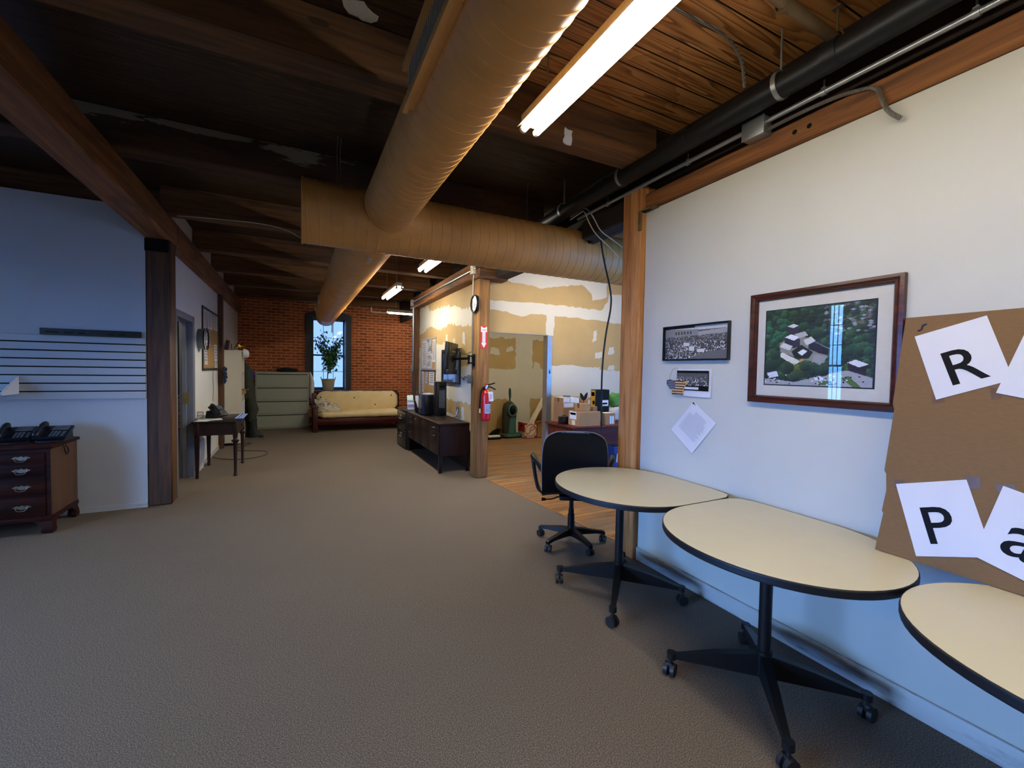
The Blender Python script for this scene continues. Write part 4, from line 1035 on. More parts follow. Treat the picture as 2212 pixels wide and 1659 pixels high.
# file sorter with envelopes, pencils, notes
t = thing('file_sorter', 'black step file sorter holding white envelopes next to the computer', 'file sorter', (1.99, 7.55, ZT))
m = MB(); m.box(1.90, 2.08, 7.45, 7.66, ZT, ZT+.012)
for i in range(5): m.box(1.90, 2.08, 7.455+i*.048, 7.461+i*.048, ZT, ZT+.10+.035*i, rot=Matrix.Rotation(R(-8), 3, 'X'))
wpart('rack', m, M['black'], t)
for i in range(4):
    m = MB(); m.box(1.905, 2.075, 7.476+i*.048, 7.484+i*.048, ZT+.013, ZT+.20+.032*i, rot=Matrix.Rotation(R(-8), 3, 'X')); wpart('envelope', m, M['white'], t)
M['palegreen'] = flat('pale_green_card', '#cfe6df', .6); M['palelilac'] = flat('pale_lilac_card', '#b9b6cf', .6)
m = MB(); m.box(1.86, 1.985, 8.02, 8.034, .722, .86, bev=.002, rot=Matrix.Rotation(R(-18), 3, 'X'), about=(1.92, 8.03, .722)); m.box(1.86, 1.985, 8.05, 8.058, .722, .83, rot=Matrix.Rotation(R(20), 3, 'X'), about=(1.92, 8.05, .722))
solo('card_stand', m, M['palelilac'], 'small pale lilac easel card on the black filing cabinet', 'card')
m = MB(); m.box(1.885, 2.0, 8.14, 8.15, .722, .99, bev=.002, rot=Matrix.Rotation(R(-12), 3, 'X'), about=(1.94, 8.14, .722)); m.box(1.885, 2.0, 8.17, 8.18, .722, .9, rot=Matrix.Rotation(R(14), 3, 'X'), about=(1.94, 8.17, .722))
solo('card_stand', m, M['palegreen'], 'taller pale green easel card behind the lilac one on the filing cabinet', 'card')
M['pencil'] = flat('yellow_pencil', '#d6c48a', .5)
for i in range(4):
    m = MB(); m.cyl((1.86+i*.028, 7.66+.05*i-.07, ZT+.005), (1.97+i*.02, 7.72+.05*i-.07, ZT+.012+.004*i), .0045, seg=6)
    solo('pencil', m, M['pencil'], 'one of the loose pale pencils lying on the credenza end', 'pencil', 'loose pencils')
t = thing('hand_mirror', 'dark oval hand mirror propped upright at the end of the filing cabinet', 'mirror', (2.17, 8.58, .722))
m = MB(); m.lathe([(.048, -.006), (.055, -.004), (.055, .004), (.048, .006)], (2.17, 8.58, .965), 'x', 24, 0, False, False); m.cyl((2.17, 8.58, .722), (2.17, 8.58, .91), .008, seg=8)
for v in m.bm.verts:
    if v.co.z > .90: v.co.z = .722+.19+(v.co.z-.91)*1.7
wpart('rim', m, M['frameblack'], t)
m = MB(); m.lathe([(.0001, -.001), (.05, -.001), (.05, .001), (.0001, .001)], (2.17, 8.58, .965), 'x', 24)
for v in m.bm.verts: v.co.z = .722+.19+(v.co.z-.91)*1.7
wpart('mirror_glass', m, flat('lilac_mirror', '#8d86a8', .15, .6), t)
# wall boards on the drywall
XDW = XD
M['cork'] = flat('cork_board', '#a8814f', .9, var=.2, scale=120); M['boardframe'] = flat('silver_board_frame', '#b9bbbd', .4, .6)
M['newsprint'] = flat('printed_newsprint', '#c9c9cc', .8, var=.05)
def board(name, lab, y0, y1, z0, z1, x, side, frame, fill, fw=.02):
    t = thing(name, lab, 'board', (x, (y0+y1)/2, z0)); s = side
    a, b = sorted((x, x+s*.018)); m = MB()
    m.box(a, b, y0, y0+fw, z0, z1); m.box(a, b, y1-fw, y1, z0, z1); m.box(a, b, y0+fw, y1-fw, z0, z0+fw); m.box(a, b, y0+fw, y1-fw, z1-fw, z1)
    wpart('frame', m, frame, t)
    a, b = sorted((x+s*.001, x+s*.010)); m = MB(); m.box(a, b, y0+fw, y1-fw, z0+fw, z1-fw); wpart('panel', m, fill, t); return t
def note(t, y0, y1, z0, z1, x, side, lines=6, mat=None, slant=0, label=None):
    m = MB(); d = x+side*.0115; e = .004*side
    vs = [(d+e, y0+slant, z0), (d+e*.4, y1+slant, z0), (d, y1, z1), (d, y0, z1)]
    vs2 = [(a-side*.001, b, c) for a, b, c in vs]
    m.faces(vs+vs2, [(0, 1, 2, 3), (7, 6, 5, 4), (0, 4, 5, 1), (1, 5, 6, 2), (2, 6, 7, 3), (3, 7, 4, 0)]); p = wpart('notice_sheet', m, mat or M['newsprint'], t, label)
    if lines:
        m = MB(); h = z1-z0; w = y1-y0
        for i in range(lines):
            z = z1-h*(.1+.82*i/lines); a = y0+w*.1; b = y1-w*(.1+.25*random.random()); dd = d+side*.006
            m.quad((dd, a+slant*(z1-z)/h, z), (dd, b+slant*(z1-z)/h, z), (dd, b+slant*(z1-z)/h, z-h*.35/lines), (dd, a+slant*(z1-z)/h, z-h*.35/lines))
        wpart('print_lines', m, M['ink'], p)
t = board('notice_board', 'silver framed notice board papered with clippings on the drywall', 7.81, 8.83, 1.475, 2.09, XDW, -1, M['boardframe'], M['cork'])
for y0, y1, z0, z1 in ((8.45, 8.78, 1.50, 2.06), (8.12, 8.44, 1.80, 2.06), (8.05, 8.43, 1.50, 1.79), (7.84, 8.04, 1.62, 2.05)): note(t, y0, y1, z0, z1, XDW, -1, 12)
m = MB(); m.prism([(8.16, 2.06), (8.42, 2.06), (8.36, 2.0), (8.22, 2.04)], XDW-.02, XDW-.0175, 'yz'); m.prism([(8.1, 1.83), (8.36, 1.83), (8.12, 1.96)], XDW-.02, XDW-.0175, 'yz')
for i, (y, z) in enumerate(((8.3, 1.72), (8.2, 1.73), (8.33, 1.57), (8.22, 1.6), (8.1, 1.7))): m.box(XDW-.02, XDW-.0175, y-.025, y+.025, z-.03, z+.03)
wpart('clipping_art', m, M['ink'], t)
t = board('notice_board', 'lower wood framed corkboard with hanging papers behind the heater', 7.83, 8.85, .95, 1.46, XDW, -1, M['post_dark'], M['cork'])
note(t, 8.62, 8.80, 1.02, 1.44, XDW, -1, 8, None, -.03); note(t, 7.90, 8.25, 1.18, 1.44, XDW, -1, 5, M['paper']); note(t, 8.35, 8.5, 1.2, 1.44, XDW, -1, 4, M['palelilac'], .03)
# glazed dark frame behind the monitor
t = thing('framed_glass', 'dark framed glass picture reflecting the blue window behind the monitor', 'picture', (XDW, 6.93, 1.25))
y0, y1, z0, z1 = 6.46, 7.40, 1.25, 1.83; m = MB(); fw = .035
for b in ((y0, y0+fw, z0, z1), (y1-fw, y1, z0, z1), (y0+fw, y1-fw, z0, z0+fw), (y0+fw, y1-fw, z1-fw, z1)): m.box(XDW-.03, XDW-.002, *b)
wpart('frame', m, M['frameblack'], t)
M['mirrorpic'] = flat('glossy_glazed_print', '#8a94a6', .05, .75, var=0)
m = MB(); m.box(XDW-.014, XDW-.008, y0+fw, y1-fw, z0+fw, z1-fw); wpart('glazed_print', m, M['mirrorpic'], t)
# monitor on a wall arm
t = thing('wall_monitor', 'black flat monitor seen from behind on a swing arm off the timber post', 'monitor', (2.08, 6.2, 1.66))
mw = Matrix.Translation((2.085, 6.22, 1.655)) @ Matrix.Rotation(R(-32), 4, 'Z') @ Matrix.Rotation(R(6), 4, 'Y')
# local: panel runs along +y, its back faces +x
def mpart(name, boxes, mat, par=None, bev=.004):
    m = MB()
    for b in boxes: m.box(*b, bev=bev)
    m.xform(mw); return wpart(name, m, mat, par or t)
mpart('screen', [(-.022, -.010, -.35, .35, -.24, .24)], M['screen'])
m_ = mpart('back_shell', [(-.012, .012, -.34, .34, -.235, .235), (.01, .035, -.22, .22, -.18, .16)], flat('dark_monitor_shell', '#1d1d20', .42))
mpart('bottom_ledge', [(.0, .05, -.30, .30, -.235, -.16)], flat('dark_monitor_ledge', '#242427', .4), m_)
mpart('vesa_plate', [(.035, .045, -.05, .05, -.05, .05)], M['black'])
mpart('label_strip', [(.0345, .036, -.12, .12, .10, .112)], M['white'], m_, 0)
mpart('power_light', [(.0505, .052, -.25, -.235, -.225, -.215)], M['white'], m_, 0)
m = MB(); c0 = mw @ Vector((.05, 0, 0)); m.tube([tuple(c0), (2.14, 5.95, 1.65), (2.17, 5.68, 1.65)], .018, 10); wpart('arm', m, M['black'], t)
m = MB(); m.box(2.185, 2.203, 5.53, 5.61, 1.54, 1.71, bev=.004); m.box(2.15, 2.19, 5.555, 5.70, 1.67, 1.69); m.box(2.15, 2.19, 5.555, 5.70, 1.575, 1.595); m.cyl((2.165, 5.68, 1.57), (2.165, 5.68, 1.70), .014, seg=10); wpart('wall_bracket', m, M['black'], t)
m = MB(); m.tube([(2.14, 5.95, 1.80), (2.10, 5.85, 1.73), (2.14, 5.75, 1.70), (2.18, 5.64, 1.74)], .005, 6, smooth=2); m.tube([tuple(mw @ Vector((.04, .12, -.2))), (2.17, 5.9, 1.36), (2.16, 5.85, 1.33), (2.14, 5.8, 1.40), (2.19, 5.68, 1.37)], .005, 6, smooth=2); wpart('cable', m, M['blackcable'], t)
# wall clock on the post
def clock(name, lab, c, nx, r, rim, hands):
    t = thing(name, lab, 'clock', c); X = Vector(nx)
    m = MB(); p = [(r*.86, .012), (r*.88, .03), (r*.95, .036), (r, .028), (r, .0), (r*.5, .0)]
    m.lathe([(a, b*X.x) for a, b in p], (0, 0, 0), 'x', 32, 0, False, True); lpart('rim', m, rim, t)
    m = MB(); m.cyl((0, 0, 0), (.014*X.x, 0, 0), r*.88, seg=32); lpart('face', m, M['white'], t)
    m = MB()
    for i in range(12):
        a = R(30*i); m.box(.014*X.x-.0008, .014*X.x+.0008, -.006*r/.1, .006*r/.1, r*.68, r*.82, rot=Matrix.Rotation(a, 3, 'X'), about=(.014*X.x, 0, 0))
    lpart('hour_marks', m, M['black'], t)
    for L, a, w in hands:
        m = MB(); m.box(.0155*X.x-.0006, .0155*X.x+.0006, -w, w, -.1*r, L*r, rot=Matrix.Rotation(a, 3, 'X'), about=(.0155*X.x, 0, 0)); lpart('hand', m, M['black'], t)
    return t
clock('wall_clock', 'round black-rimmed clock high on the timber post', (2.196, 5.52, 2.393), (-1, 0, 0), .122, M['frameblack'], ((.5, R(200), .006), (.75, R(150), .004)))
# fire sign and extinguisher
M['red'] = flat('red_enamel', '#b3161c', .28, var=.04, spec=.5); M['signred'] = flat('sign_red', '#c2281f', .5, var=.03)
t = thing('fire_sign', 'red sign with a white downward arrow above the extinguisher on the post', 'sign', (2.296, 5.46, 1.786))
m = MB(); m.box(2.246, 2.346, 5.4555, 5.4595, 1.786, 2.092, bev=.001, seg=1); wpart('plate', m, M['signred'], t)
m = MB(); m.prism([(2.252, 2.085), (2.296, 2.065), (2.340, 2.085), (2.340, 2.01), (2.318, 2.01), (2.318, 1.86), (2.335, 1.86), (2.296, 1.795), (2.257, 1.86), (2.274, 1.86), (2.274, 2.01), (2.252, 2.01)], 5.4545, 5.4555, 'xz'); wpart('arrow', m, M['white'], t)
def text_part(t, s, size, loc, xd, yd, mat, name='lettering'):
    me = text_mesh(s, size, .0008); m = MB(); m.add_mesh(me, frame_m(loc, xd, yd)); return wpart(name, m, mat, t)
text_part(t, 'FIRE', .034, (2.296, 5.454, 2.035), (1, 0, 0), (0, 0, 1), M['signred'])
for i, ch in enumerate('EXTINGUISHER'): text_part(t, ch, .0155, (2.296, 5.454, 2.0-.0125*i), (1, 0, 0), (0, 0, 1), M['black'])
t = thing('fire_extinguisher', 'red fire extinguisher with a white tag hung on the timber post', 'fire extinguisher', (2.315, 5.385, .80))
EX, EY = 2.315, 5.392
m = MB(); m.lathe([(.055, .0), (.062, .012), (.064, .03), (.064, .34), (.058, .375), (.04, .405), (.022, .42), (.02, .44)], (EX, EY, .80), seg=28); wpart('cylinder', m, M['red'], t)
m = MB(); m.box(EX-.02, EX+.02, EY+.02, 5.4605, 1.10, 1.26, bev=.003); m.box(EX-.012, EX+.012, EY, EY+.03, 1.225, 1.25); wpart('wall_hook', m, M['black'], t)
m = MB(); m.cyl((EX, EY, 1.235), (EX, EY, 1.275), .017, seg=14); m.box(EX-.018, EX+.02, EY-.015, EY+.015, 1.26, 1.29, bev=.004); wpart('valve', m, M['chrome'], t)
m = MB(); m.tube([(EX, EY, 1.285), (EX+.03, EY-.01, 1.29), (EX+.12, EY-.02, 1.315)], .009, 8); wpart('lever', m, M['black'], t)
m = MB(); m.tube([(EX, EY, 1.265), (EX+.06, EY-.01, 1.262), (EX+.13, EY-.02, 1.225)], .009, 8); wpart('handle', m, M['black'], t)
m = MB(); m.cyl((EX-.005, EY, 1.285), (EX-.005, EY, 1.31), .02, .014, seg=12); wpart('cap', m, M['red'], t)
m = MB(); m.tube([(EX-.01, EY, 1.265), (EX-.06, EY-.02, 1.25), (EX-.09, EY-.02, 1.18), (EX-.095, EY-.01, 1.02), (EX-.09, EY, .97)], .010, 8, smooth=2); h = wpart('hose', m, M['black'], t)
m = MB(); m.cyl((EX-.09, EY, .975), (EX-.088, EY, .91), .009, .012, seg=10); wpart('nozzle', m, M['pencil'], h)
def curved_label(z0, z1, a0, a1, r): 
    m = MB(); n = 10; m.rings([[(EX+r*math.sin(a0+(a1-a0)*i/n), EY-r*math.cos(a0+(a1-a0)*i/n), z) for i in range(n+1)] for z in (z0, z1)], 0, False, False, closed=False); return m
lb = wpart('label', curved_label(.905, 1.03, R(-35), R(55), .0648), flat('pale_blue_label', '#b7c3d6', .5, var=.05), t)
for z in (1.01, .99, .97, .955, .94, .925): wpart('label_print', curved_label(z-.004, z+.002, R(-28), R(35+15*math.sin(z*300)), .0652), M['blueplastic'], lb)
wpart('dark_band', curved_label(1.055, 1.066, R(-180), R(180), .0647), flat('dark_red_band', '#4b0c10', .4), t)
m = MB(); m.box(EX+.005, EX+.072, EY-.075, EY-.073, 1.07, 1.20, bev=.0005, seg=1, rot=Matrix.Rotation(R(-5), 3, 'Y')); tg = wpart('tag', m, M['white'], t)
m = MB()
for i in range(6): m.box(EX+.018, EX+.06-.006*(i % 3), EY-.0765, EY-.0757, 1.16-.012*i, 1.163-.012*i)
wpart('tag_print', m, M['signred'], tg)

# ================================================================ futon, window plant, blanket
M['mahogany'] = wood('mahogany', '#2b0d0b', '#4d1814', '#6a251d', 'x', .8, .4, bump=0, spec=.4)
M['futon'] = flat('cream_futon_cover', '#ead2a2', .9, var=.05, scale=5)
t = thing('futon_sofa', 'cream futon on a dark red wooden frame under the window', 'sofa', (1.38, 11.1, 0))
m = MB(); m.box(.345, .445, 10.68, 10.78, 0, .57, bev=.008); wpart('leg', m, M['mahogany'], t)
m = MB(); m.box(.345, .445, 11.55, 11.64, 0, .85, bev=.008); wpart('leg', m, M['mahogany'], t)
m = MB(); m.box(2.36, 2.45, 11.0, 11.1, 0, .40, bev=.008); wpart('leg', m, M['mahogany'], t)
m = MB(); m.box(2.36, 2.45, 11.55, 11.64, 0, .85, bev=.008); wpart('leg', m, M['mahogany'], t)
m = MB(); m.box(.335, .455, 10.66, 11.66, .555, .59, bev=.008); wpart('arm', m, M['mahogany'], t)
m = MB(); m.box(.44, 2.40, 10.74, 10.785, .155, .30, bev=.006); wpart('front_rail', m, M['mahogany'], t)
m = MB(); m.box(.42, 2.40, 10.76, 11.6, .24, .29); wpart('slat_base', m, M['mahogany'], t)
m = MB(); m.box(.40, 2.42, 11.60, 11.65, .84, .905, bev=.008); wpart('back_rail', m, M['mahogany'], t)
def pillowy(x0, x1, prof, mat, name, nx=28, wob=.008):
    m = MB(); rg = []
    for i in range(nx+1):
        u = i/nx; x = x0+(x1-x0)*u; e = min(1, .55+min(u, 1-u)*9) if min(u, 1-u) < .05 else 1
        cy = sum(p[0] for p in prof)/len(prof); cz = sum(p[1] for p in prof)/len(prof)
        rg.append([(x, cy+(y-cy)*e+random.uniform(-wob, wob)*.5, cz+(z-cz)*e+random.uniform(-wob, wob)) for y, z in prof])
    m.rings(rg, 0); return wpart(name, m, mat, t, smooth=75)
def rr(cy, cz, hy, hz, ang=0, n=16):
    out = []
    for i in range(n):
        a = 2*math.pi*i/n; c, s = math.cos(a), math.sin(a); q = (abs(c)**4+abs(s)**4)**-.25; y, z = hy*c*q, hz*s*q
        out.append((cy+y*math.cos(ang)-z*math.sin(ang), cz+y*math.sin(ang)+z*math.cos(ang)))
    return out
pillowy(.45, 2.355, rr(11.13, .375, .41, .082), M['futon'], 'seat_mattress')
bm_ = pillowy(.44, 2.37, rr(11.44, .655, .08, .245, R(-12)), M['futon'], 'back_mattress')
for x, z in ((.53, .76), (1.30, .735), (2.21, .79), (1.80, .56)):
    m = MB(); m.sphere((x, 11.44-.083+.21*(z-.655), z), .016, 10, 6, sc=(1, .5, 1)); wpart('tuft_button', m, M['black'], bm_)
def blanket_mat():
    t = NT('patterned_blanket'); v = t.coord(); a = t.n('TexVoronoi', Scale=11.0); t.l(v, a.inputs['Vector']); n = t.noise(v, 14, 4)
    c = t.ramp(n, [(.36, '#7c6a58'), (.45, '#cfc6b4'), (.6, '#d9d3c6'), (.68, '#9c7f63'), (.78, '#a4a6ac')], 'LINEAR'); return t.base(c, .95, 0, .1)
m = MB(); n1, n2 = 30, 22; rg = []
for i in range(n1+1):
    u = i/n1; row = []
    for j in range(n2):
        a = 2*math.pi*j/n2; prof_h = (.30-.13*u)*(math.sin(math.pi*min(1, .12+.95*u*.98+.05))**.35); w = (.20-.03*u)*(math.sin(math.pi*min(.995, max(.01, .06+.9*u)))**.4)
        fold = 1+.16*math.sin(5*a+7*u)+.10*math.sin(9*a-13*u)+.07*math.sin(17*u*3+a)
        z = .455+max(0, math.sin(a))*prof_h*fold; y = 11.05+math.cos(a)*w*(1+.12*math.sin(8*u+2*a)); row.append((.40+.60*u+.02*math.sin(3*a+9*u), y, z))
    rg.append(row)
m.rings(rg, 0); solo('blanket', m, blanket_mat(), 'rumpled patterned blanket heaped on the left end of the futon', 'blanket', None, 80)
# plant
M['leaf'] = flat('ficus_leaf', '#35683a', .4, var=.35, scale=9, spec=.5); M['bark'] = flat('pale_bark', '#7d6b52', .85)
t_ = NT('wicker'); w_ = t_.n('TexWave', Scale=14.0); w_.bands_direction = 'Z'; t_.l(t_.coord(), w_.inputs['Vector']); ck = t_.n('TexChecker', Scale=70.0); t_.l(t_.coord(), ck.inputs['Vector'])
t_.bump(w_.outputs['Fac'], .8, .01); M['wicker'] = t_.base(t_.mix(t_.math('MULTIPLY', ck.outputs['Fac'], .45), t_.ramp(w_.outputs['Fac'], [(.2, '#a2957c'), (.7, '#d8ccb2')]), '#8d8168'), .8)
PX, PY, PZ = .735, 11.96, .893
t = thing('potted_ficus', 'ficus in a wicker basket standing on the sill of the far window', 'plant', (PX, PY, PZ))
m = MB(); m.lathe([(.115, 0), (.125, .02), (.14, .12), (.155, .23), (.162, .27), (.168, .285), (.162, .295), (.150, .285), (.145, .26)], (PX, PY, PZ), seg=28); b = wpart('basket', m, M['wicker'], t)
for s in (-1, 1):
    m = MB(); m.tube([(PX+s*.155, PY-.04, PZ+.27), (PX+s*.172, PY-.03, PZ+.34), (PX+s*.172, PY+.03, PZ+.34), (PX+s*.155, PY+.04, PZ+.27)], .010, 8, smooth=2); wpart('handle', m, M['wicker'], b)
m = MB(); m.cyl((PX, PY, PZ+.25), (PX, PY, PZ+.262), .148, seg=24); wpart('soil', m, flat('potting_soil', '#2b2119', .95), t)
m = MB(); stems = []
base = (PX-.02, PY, PZ+.25)
m.tube([base, (PX-.01, PY, 1.35), (PX+.02, PY, 1.5)], .013, 8)
for k in range(16):
    a = random.random()*6.28; h = random.uniform(1.42, 1.95); L = random.uniform(.16, .34); e = (PX+.03+math.cos(a)*L, PY+math.sin(a)*L*.5-.03, min(2.48, h+random.uniform(.1, .55)))
    mid = (PX+.02+math.cos(a)*L*.4, PY+math.sin(a)*L*.2, h+.06); p = [(PX+.015, PY, h-.05), mid, e]; m.tube(p, [.008, .005, .002], 5); stems.append(p)
wpart('trunk', m, M['bark'], t)
m = MB()
for k in range(950):
    p = random.choice(stems); u = random.uniform(.35, 1.05); a, b_, c = (Vector(q) for q in p); pos = (a.lerp(b_, u*2) if u < .5 else b_.lerp(c, (u-.5)*2))+Vector((random.gauss(0, .05), random.gauss(0, .035), random.gauss(0, .05)))
    if pos.y > 12.06: pos.y = 12.06
    d = Vector((random.gauss(0, .6), random.gauss(0, .5)-.2, -.5-random.random())).normalized(); w = d.cross(Vector((random.gauss(0, 1), random.gauss(0, 1), .4))).normalized(); L = random.uniform(.06, .10); W_ = L*.27; nrm = d.cross(w)*.008
    m.faces([pos, pos+d*L*.45+w*W_, pos+d*L, pos+d*L*.45-w*W_, pos+d*L*.5+nrm], [(0, 1, 4), (1, 2, 4), (2, 3, 4), (3, 0, 4)])
m.recalc = False
wpart('foliage', m, M['leaf'], t, smooth=0)
# ================================================================ storage room: desk and boxes
M['cherry'] = wood('cherry_desk', '#3a140c', '#63261a', '#7e3a26', 'x', .8, .5, bump=0, spec=.2)
M['kraft'] = flat('kraft_carton', '#a77f55', .85, var=.06, scale=6); M['kraftdark'] = flat('dark_kraft_carton', '#8f6a46', .85, var=.06, scale=6)
M['boxblack'] = flat('black_box', '#15150f', .6, spec=.15); M['gold'] = flat('gold_print', '#b58a2a', .5); M['greenbag'] = flat('green_bag', '#4f8c36', .6, var=.15); M['bluebin'] = flat('blue_plastic_bin', '#2c4684', .4)
M['labelred'] = flat('red_label_print', '#c2442c', .6)
t = thing('desk', 'dark cherry desk in the storage area stacked with cartons', 'desk', (3.9, 5.0, 0))
m = MB(); m.box(3.235, 4.75, 4.655, 5.36, .735, .76, bev=.004); wpart('top', m, M['cherry'], t)
m = MB(); m.box(3.30, 4.70, 4.70, 4.72, .50, .735); wpart('apron', m, M['cherry'], t)
for x0, x1 in ((3.27, 3.31), (4.68, 4.72)):
    m = MB(); m.box(x0, x1, 4.70, 5.33, 0, .735, bev=.003); wpart('side_panel', m, M['cherry'], t)
def carton(name, lab, x0, x1, y0, y1, z0, z1, mat=None, rz=0, cat='box', labels=(), seam=True, extra=None):
    t = thing(name, lab, cat, ((x0+x1)/2, (y0+y1)/2, z0), R(rz)); hx, hy, h = (x1-x0)/2, (y1-y0)/2, z1-z0
    m = MB(); m.box(-hx, hx, -hy, hy, 0, h, bev=.004, seg=1); lpart('carton_body', m, mat or M['kraft'], t)
    if seam:
        m = MB(); m.box(-hx, hx, -.025, .025, h, h+.0015); m.box(-hx-.001, -hx+.001, -.025, .025, h-.06, h); m.box(hx-.001, hx+.001, -.025, .025, h-.06, h); lpart('packing_tape', m, M['tape'], t)
    for face, a, b, c, d, mt in labels:
        m = MB()
        if face == 'f': m.box(-hx+2*hx*a, -hx+2*hx*b, -hy-.0015, -hy, h*c, h*d)
        elif face == 'l': m.box(-hx-.0015, -hx, hy-2*hy*b, hy-2*hy*a, h*c, h*d)
        else: m.box(-hx+2*hx*a, -hx+2*hx*b, -hy+2*hy*c, -hy+2*hy*d, h, h+.002)
        lpart('shipping_label', m, M[mt], t)
    return t
carton('cardboard_box', 'wide brown carton at the front edge of the cherry desk', 3.35, 3.70, 4.675, 4.93, .76, .955, labels=(('l', .15, .75, .45, .98, 'white'), ('l', .2, .7, .75, .9, 'labelred'), ('l', .35, .65, .05, .38, 'futon')))
carton('cardboard_box', 'small brown carton stacked on the wide carton', 3.415, 3.545, 4.70, 4.88, .957, 1.062)
carton('cardboard_box', 'tall brown carton with white papers over its lid behind the black case', 3.36, 3.63, 5.08, 5.33, .76, 1.115, M['kraftdark'], labels=(('f', 0.02, .42, .80, .99, 'paper'), ('f', .05, .65, .62, .82, 'paper'), ('t', 0, .95, 0, 1, 'paper'), ('f', .45, 1, .8, 1, 'white')))
carton('cardboard_box', 'brown carton with a pale label behind the dark leaf blades', 3.72, 3.97, 5.10, 5.34, .76, 1.10, labels=(('f', .35, .75, .72, .95, 'white'), ('f', .3, .5, .55, .66, 'white')))
carton('cardboard_box', 'tiny brown carton tucked beside the small stacked carton', 3.60, 3.68, 4.72, 4.85, .957, 1.02, M['kraftdark'], labels=(('l', .1, .8, .2, .9, 'paper'),))
carton('printed_box', 'tall black and gold printed box on the desk', 3.84, 4.09, 4.97, 5.09, .76, 1.235, M['boxblack'], seam=False, labels=(('l', .08, .92, .05, .98, 'gold'), ('l', .2, .8, .80, .92, 'boxblack'), ('l', .45, .8, .55, .66, 'boxblack'), ('f', .42, .92, .5, .68, 'white'), ('f', .5, .85, .55, .6, 'boxblack'), ('f', .05, .95, .1, .3, 'gold'), ('f', .1, .5, .13, .27, 'labelred')))
carton('cardboard_box', 'open brown carton with barcode labels right on the desk edge', 3.80, 3.97, 4.69, 4.84, .76, .925, labels=(('f', .45, .62, .1, .75, 'white'), ('f', .68, .85, .1, .75, 'white'), ('l', .2, .6, .3, .9, 'paper'), ('t', .05, .9, .1, .8, 'paper')), seam=False)
t = thing('equipment_case', 'small square black case on the left corner of the desk', 'case', (3.33, 4.94, .76))
m = MB(); m.box(3.26, 3.40, 4.95, 5.05, .76, .865, bev=.01); wpart('body', m, M['screen'], t); m = MB(); m.tube([(3.30, 5.0, .865), (3.305, 5.0, .88), (3.35, 5.0, .88), (3.355, 5.0, .865)], .005, 6); wpart('handle', m, M['black'], t)
m = MB(); m.lathe([(.045, 0), (.052, 0), (.052, .024), (.045, .024), (.045, 0)], (3.50, 5.2, 1.118), seg=24, cap0=False, cap1=False); solo('tape_roll', m, M['greysteel'], 'grey roll of tape on the tall papered carton', 'tape')
t = thing('leaf_blades', 'dark sprig of two leaf blades standing up between cartons', 'ornament', (3.64, 4.98, .76))
m = MB(); m.tube([(3.64, 4.98, .76), (3.64, 4.98, 1.09)], .006, 6); wpart('stem', m, M['screen'], t)
for s, h in ((-1, .11), (1, .115)):
    m = MB(); rg = []
    for i in range(8):
        u = i/7; w = .024*math.sin(math.pi*min(.98, u*.9+.05)); cx, cz = 3.64+s*.06*u, 1.08+h*u; rg.append([(cx-w*.9, 4.98-.004, cz+s*w*.5), (cx+w*.9, 4.98-.004, cz-s*w*.5), (cx+w*.9, 4.98+.004, cz-s*w*.5), (cx-w*.9, 4.98+.004, cz+s*w*.5)])
    m.rings(rg, 0); wpart('leaf', m, M['boxblack'], t)
def lumpy(name, lab, cat, c, sx, sy, sz, mat, amp=.15, group=None):
    m = MB(); m.sphere((0, 0, 0), 1, 22, 14)
    for v in m.bm.verts:
        d = v.co.normalized(); f = 1+amp*(math.sin(5*d.x+3*d.z+c[0])*.5+math.sin(7*d.y-4*d.x)*.4+math.sin(11*d.z+6*d.y)*.3)
        q = Vector((abs(d.x)**.7*math.copysign(1, d.x), abs(d.y)**.7*math.copysign(1, d.y), abs(d.z)**.7*math.copysign(1, d.z)))*f
        v.co = Vector((c[0]+q.x*sx, c[1]+q.y*sy, max(c[2], c[2]+sz+q.z*sz)))
    return solo(name, m, mat, lab, cat, group, 80)
lumpy('shopping_bag', 'green bag on top of the grey bag by the orange post', 'bag', (4.30, 5.12, .972), .11, .09, .10, M['greenbag'])
lumpy('plastic_bag', 'pale grey plastic bag under the green bag', 'bag', (4.27, 5.10, .76), .12, .10, .103, M['newsprint'])
lumpy('parcel', 'yellow and dark bundle wedged below the black and gold box', 'parcel', (3.76, 4.93, .76), .045, .05, .12, M['gold'])
t = thing('storage_bin', 'blue plastic storage bin under the cherry desk', 'bin', (4.25, 4.95, 0))
m = MB(); rg = [[(4.28+sx*w, 4.98+sy*w*.8, z) for sx, sy in ((-1, -1), (1, -1), (1, 1), (-1, 1))] for w, z in ((.20, 0), (.22, .40))]; m.rings(rg, 0); wpart('tub', m, M['bluebin'], t)
m = MB(); m.box(4.04, 4.52, 4.78, 5.18, .40, .43, bev=.006); wpart('lid', m, M['bluebin'], t)
m = MB(); m.box(4.10, 4.17, 4.79, 4.80, .2, .33, rot=Matrix.Rotation(R(6), 3, 'X')); wpart('label', m, M['white'], t)
